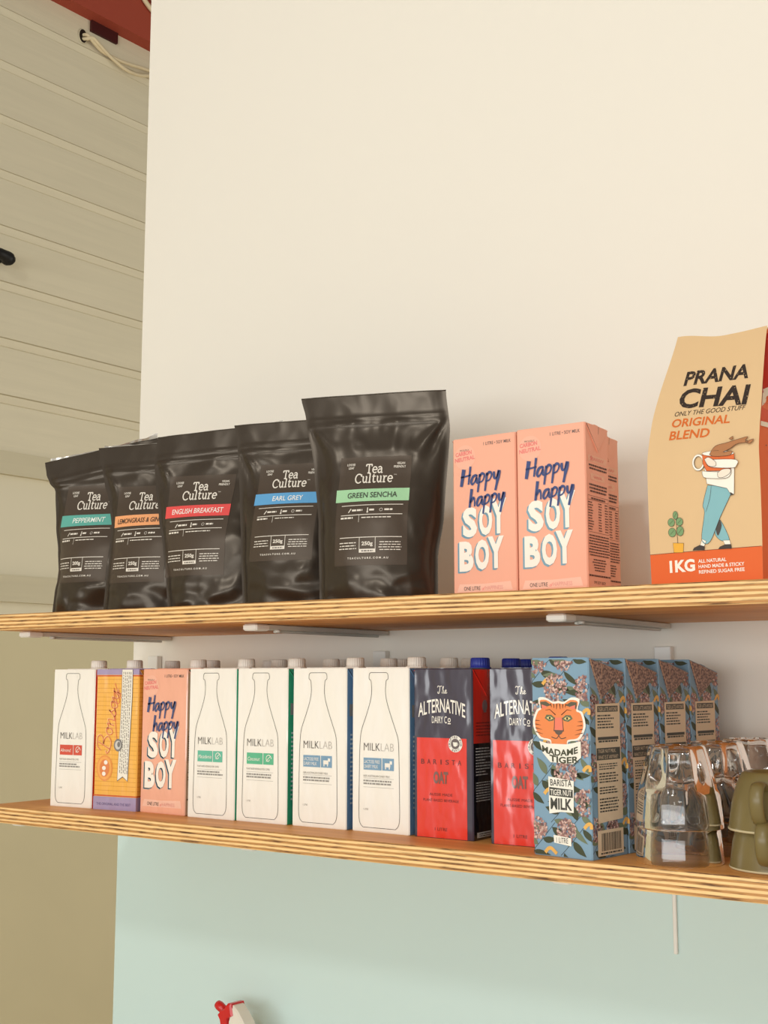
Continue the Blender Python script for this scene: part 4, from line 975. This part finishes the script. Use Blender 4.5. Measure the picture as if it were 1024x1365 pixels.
    shape([(330, 1068), (350, 1078), (338, 1105), (318, 1100)], wt, 3, False); shape([(430, 1072), (462, 1070), (466, 1092), (440, 1094)], wt, 3, False)
    shape([(318, 1098), (342, 1104), (340, 1120), (282, 1124), (290, 1112)], ink(70, 62, 58, K), 4, False); shape([(440, 1092), (468, 1090), (470, 1110), (408, 1114), (415, 1104)], ink(70, 62, 58, K), 4, False)
    shape([(345, 700), (490, 700), (488, 850), (470, 845), (455, 820), (360, 798)], wt, 5, False)
    shape([(470, 838), (488, 850), (470, 856)], ink(80, 74, 68, K), 5, False, False)
    # cup handle, cup, splash
    D.stroke([Z(318 + 26 * math.cos(a * .2618), 692 + 36 * math.sin(a * .2618)) for a in range(24)], .0024, ol, 5, closed=True); D.stroke([Z(318 + 26 * math.cos(a * .2618), 692 + 36 * math.sin(a * .2618)) for a in range(24)], .0018, wt, 6, closed=True)
    shape([(338, 650), (490, 650), (492, 690), (470, 735), (360, 735), (342, 700)], orc, 7, False)
    D.poly([Z(414 + 76 * math.cos(a * .2618), 650 + 13 * math.sin(a * .2618)) for a in range(24)], wt, 8); D.stroke([Z(414 + 76 * math.cos(a * .2618), 650 + 13 * math.sin(a * .2618)) for a in range(24)], .0003, ol, 8.5, closed=True)
    shape([(375, 655), (400, 615), (450, 600), (500, 585), (550, 572), (540, 590), (555, 600), (505, 606), (470, 630), (440, 645), (480, 640), (470, 660), (400, 664)], br, 9)
    shape([(462, 580), (480, 568), (478, 584)], br, 9); shape([(540, 596), (578, 585), (560, 608)], br, 9)
    shape([(340, 735), (420, 740), (470, 725), (476, 750), (450, 772), (360, 770), (342, 755)], wt, 9); shape([(415, 745), (440, 728), (474, 728), (470, 750), (440, 768), (418, 766)], skin, 10)
    shape([(360, 690), (380, 680), (500, 682), (502, 712), (480, 722), (380, 716)], wt, 10); shape([(352, 678), (372, 668), (405, 690), (405, 712), (372, 710)], skin, 11)
    # pot plant
    shape([(180, 1090), (236, 1090), (232, 1136), (184, 1138)], ink(236, 176, 66, K), 2, False)
    D.stroke([Z(205, 1090), Z(200, 1000), Z(196, 950)], .0005, ol, 2)
    gl = ink(126, 160, 112, K)
    for X, Y, r1, r2 in ((196, 952, 13, 20), (174, 988, 18, 20), (217, 984, 18, 20), (178, 1038, 20, 22), (220, 1030, 18, 24)):
        shape([(X + r1 * math.cos(a * .524), Y + r2 * math.sin(a * .524)) for a in range(12)], gl, 3); D.stroke([Z(X - r1 * .5, Y + r2 * .5), Z(X + r1 * .5, Y - r2 * .5)], .0003, ol, 4)
    tag(m.build('front_print', t), 'printed lettering and drawing of a figure hugging a cup')
kraft_bag()

# ------------------------------------------------------------------ glasses
gl_m = glass_mat()
def make_glass():
    """faceted tumbler, upside down: rim on z=0, foot up"""
    t = thing('glass_tumbler', (0, 0, 0), 0, None, 'glass')
    b_ = MB(); Hh = .083
    outer = [(.0445, 0), (.0447, .0008), (.0443, .010), (.0428, .024), (.0418, .034), (.0410, .0365), (.0398, .042), (.0372, .054), (.0342, .066), (.0318, .074), (.0300, .0795), (.0284, .0822), (.0262, .083)]
    inner = [(.0, .0795), (.012, .0792), (.0235, .0775), (.0262, .0745), (.0300, .065), (.0335, .053), (.0365, .042), (.0388, .033), (.0405, .022), (.0425, .008), (.0432, .0006), (.0438, 0)]
    def mod(r, z_, a, i):
        if z_ <= .0362 or r < .001: return r
        k = min(1, (z_ - .036) / .010); ph = (a * 9 / (2 * math.pi)) % 1
        c = abs(ph - .5) * 2
        return r * (1 - .13 * k * (1 - c ** 2))
    no = len(outer)
    prof_ = [(0, .0812), (.0225, .0812), (.0238, .0830)] + outer[::-1]
    n1 = len(prof_)
    full = prof_ + inner[::-1]
    b_.lathe(full, 126, gl_m, mod=lambda r, z_, a, i: mod(r, z_, a, i) if 3 <= i < n1 else r)
    b_.build('tumbler', t); return t
g0 = make_glass(); k = 0
glab = [('front', 'nearest the shelf edge, beside the mugs'), ('middle', 'half hidden behind the front stack'), ('rear', 'nearest the wall')]
for i, (gx, gy) in enumerate(((-.5005, 1.236), (-.4945, 1.330), (-.4880, 1.423))):
    for lev in (0, 1):
        q = g0 if k == 0 else dup(g0); k += 1
        q.location = (gx + .0008 * lev, yd(gy), ZL + .0352 * lev + .0002); q.rotation_euler = (0, 0, R(9 + 13 * k))
        q['label'] = '%s upside down clear tumbler of the %s stack, %s' % (('lower', 'upper')[lev], glab[i][0], glab[i][1]); q['group'] = 'stacked clear tumblers'

# ------------------------------------------------------------------ mugs
olive = pm('olive_glaze', rgb(118, 103, 60), 0.36, 0.5, mottling=.05)
rimm = pm('pale_rim', rgb(198, 184, 146), 0.4, 0.4)
def make_mug():
    t = thing('mug', (0, 0, 0), 0, None, 'mug')
    b_ = MB()
    prof_ = [(.0, .0548), (.0225, .0548), (.0240, .0572), (.0275, .0578), (.0305, .0562), (.0345, .049), (.0385, .038), (.0418, .026), (.0438, .013), (.0450, .004), (.0458, .0016), (.0450, 0), (.0432, .0008), (.0420, .010), (.0400, .024), (.0365, .038), (.0315, .048), (.0260, .0525), (.0, .0530)]
    b_.lathe(prof_, 64, olive); b_.build('cup', t)
    b_ = MB(); b_.lathe([(.0451, .0026), (.0461, .0020), (.0460, .0008), (.0450, -.0001), (.0436, .0006)], 64, rimm); tag(b_.build('rim', t), 'pale worn rim')
    b_ = MB()
    hp = smooth_pts([(.0385, 0, .0435), (.048, 0, .0475), (.0580, 0, .045), (.0625, 0, .034), (.0595, 0, .021), (.052, 0, .0125), (.0425, 0, .0105)], 6)
    n = len(hp); rr = [.0062 + .0028 * math.sin(math.pi * i / (n - 1)) * .3 for i in range(n)]
    # strap section: broad across, thin through
    P = []; F = []; m_ = 12
    for i, p in enumerate(hp):
        tv = (Vector(hp[min(i + 1, n - 1)]) - Vector(hp[max(i - 1, 0)])).normalized(); nv = Vector((-tv.z, 0, tv.x))
        for q in range(m_):
            a = 2 * math.pi * q / m_; P.append(Vector(p) + Vector((0, 1, 0)) * math.cos(a) * .0070 + nv * math.sin(a) * .0034)
    for i in range(n - 1):
        for q in range(m_): F.append((i * m_ + q, i * m_ + (q + 1) % m_, (i + 1) * m_ + (q + 1) % m_, (i + 1) * m_ + q))
    b_.mesh(P, F, olive, True); b_.build('handle', t)
    return t
m0 = make_mug(); mx_, my_ = -.4035, yd(1.246)
m0.location = (mx_, my_, ZL + .0002); m0.rotation_euler = (0, 0, R(-84)); m0['label'] = 'olive green mug upside down on the shelf, lower one of the stacked pair'; m0['group'] = 'stacked olive mugs'
m1 = dup(m0); m1.location = (mx_ + .0005, my_ - .0005, ZL + .0375); m1.rotation_euler = (0, 0, R(-88)); m1['label'] = 'olive green mug upside down, upper one resting on the other mug'

# ------------------------------------------------------------------ spray bottle on the bench
redp = pm('red_plastic', rgb(206, 34, 36), 0.25, 0.5); whp = pm('white_trigger_plastic', rgb(232, 226, 212), 0.35, 0.5)
botm = pm('milky_bottle_plastic', rgb(226, 224, 214), 0.4, 0.4)
t = thing('spray_bottle', (-1.325, -.070, .86), R(-8), 'spray bottle with red and white trigger head in front of the splashback at the bottom', 'spray bottle')
b = MB()
b.lathe([(0, 0), (.030, 0), (.034, .004), (.034, .10), (.030, .125), (.018, .15), (.0135, .162), (.0135, .170), (0, .170)], 32, botm, cx=.022, cy=0); b.build('bottle', t)
b = MB(); b.lathe([(0, .168), (.0165, .168), (.0165, .186), (.013, .190), (0, .190)], 24, whp, cx=.022); b.build('collar', t)
def prism(b_, pts, y, mat, bev=.0):
    n = len(pts); P = [(x, -y, z_) for x, z_ in pts] + [(x, y, z_) for x, z_ in pts]
    cx = sum(p[0] for p in pts) / n; cz = sum(p[1] for p in pts) / n; k = .86
    P += [(cx + (x - cx) * k, -y - .0025, cz + (z_ - cz) * k) for x, z_ in pts] + [(cx + (x - cx) * k, y + .0025, cz + (z_ - cz) * k) for x, z_ in pts]
    F = [(i, (i + 1) % n, n + (i + 1) % n, n + i) for i in range(n)]
    F += [(2 * n + i, 2 * n + (i + 1) % n, (i + 1) % n, i) for i in range(n)] + [(n + i, n + (i + 1) % n, 3 * n + (i + 1) % n, 3 * n + i) for i in range(n)]
    F += [tuple(range(3 * n - 1, 2 * n - 1, -1)), tuple(range(3 * n, 4 * n))]
    b_.mesh(P, F, mat)
b = MB()
prism(b, [(.008, .222), (.014, .240), (.017, .2475), (.020, .2470), (.030, .240), (.044, .226), (.053, .212), (.056, .200), (.040, .188), (.012, .188), (.008, .205)], .0095, whp); tag(b.build('shroud', t), 'white trigger head shroud')
b = MB()
prism(b, [(-.015, .229), (-.007, .237), (.001, .240), (.009, .2495), (.016, .2500), (.0205, .233), (.012, .229), (.007, .225), (.006, .207), (-.005, .207), (-.009, .222)], .0125, redp)
b.build('nozzle_block', t)
b = MB(); b.tube([(-.031, 0, .239), (-.027, 0, .2375), (-.012, 0, .2315)], [.0065, .0072, .0066], redp, 14); tag(b.build('nozzle', t), 'red spray nozzle')
b = MB(); b.tube(smooth_pts([(-.004, 0, .222), (-.004, 0, .205), (-.010, 0, .188), (-.018, 0, .172)], 4), .0056, redp, 10, flat=1.4); tag(b.build('trigger', t), 'red finger trigger')
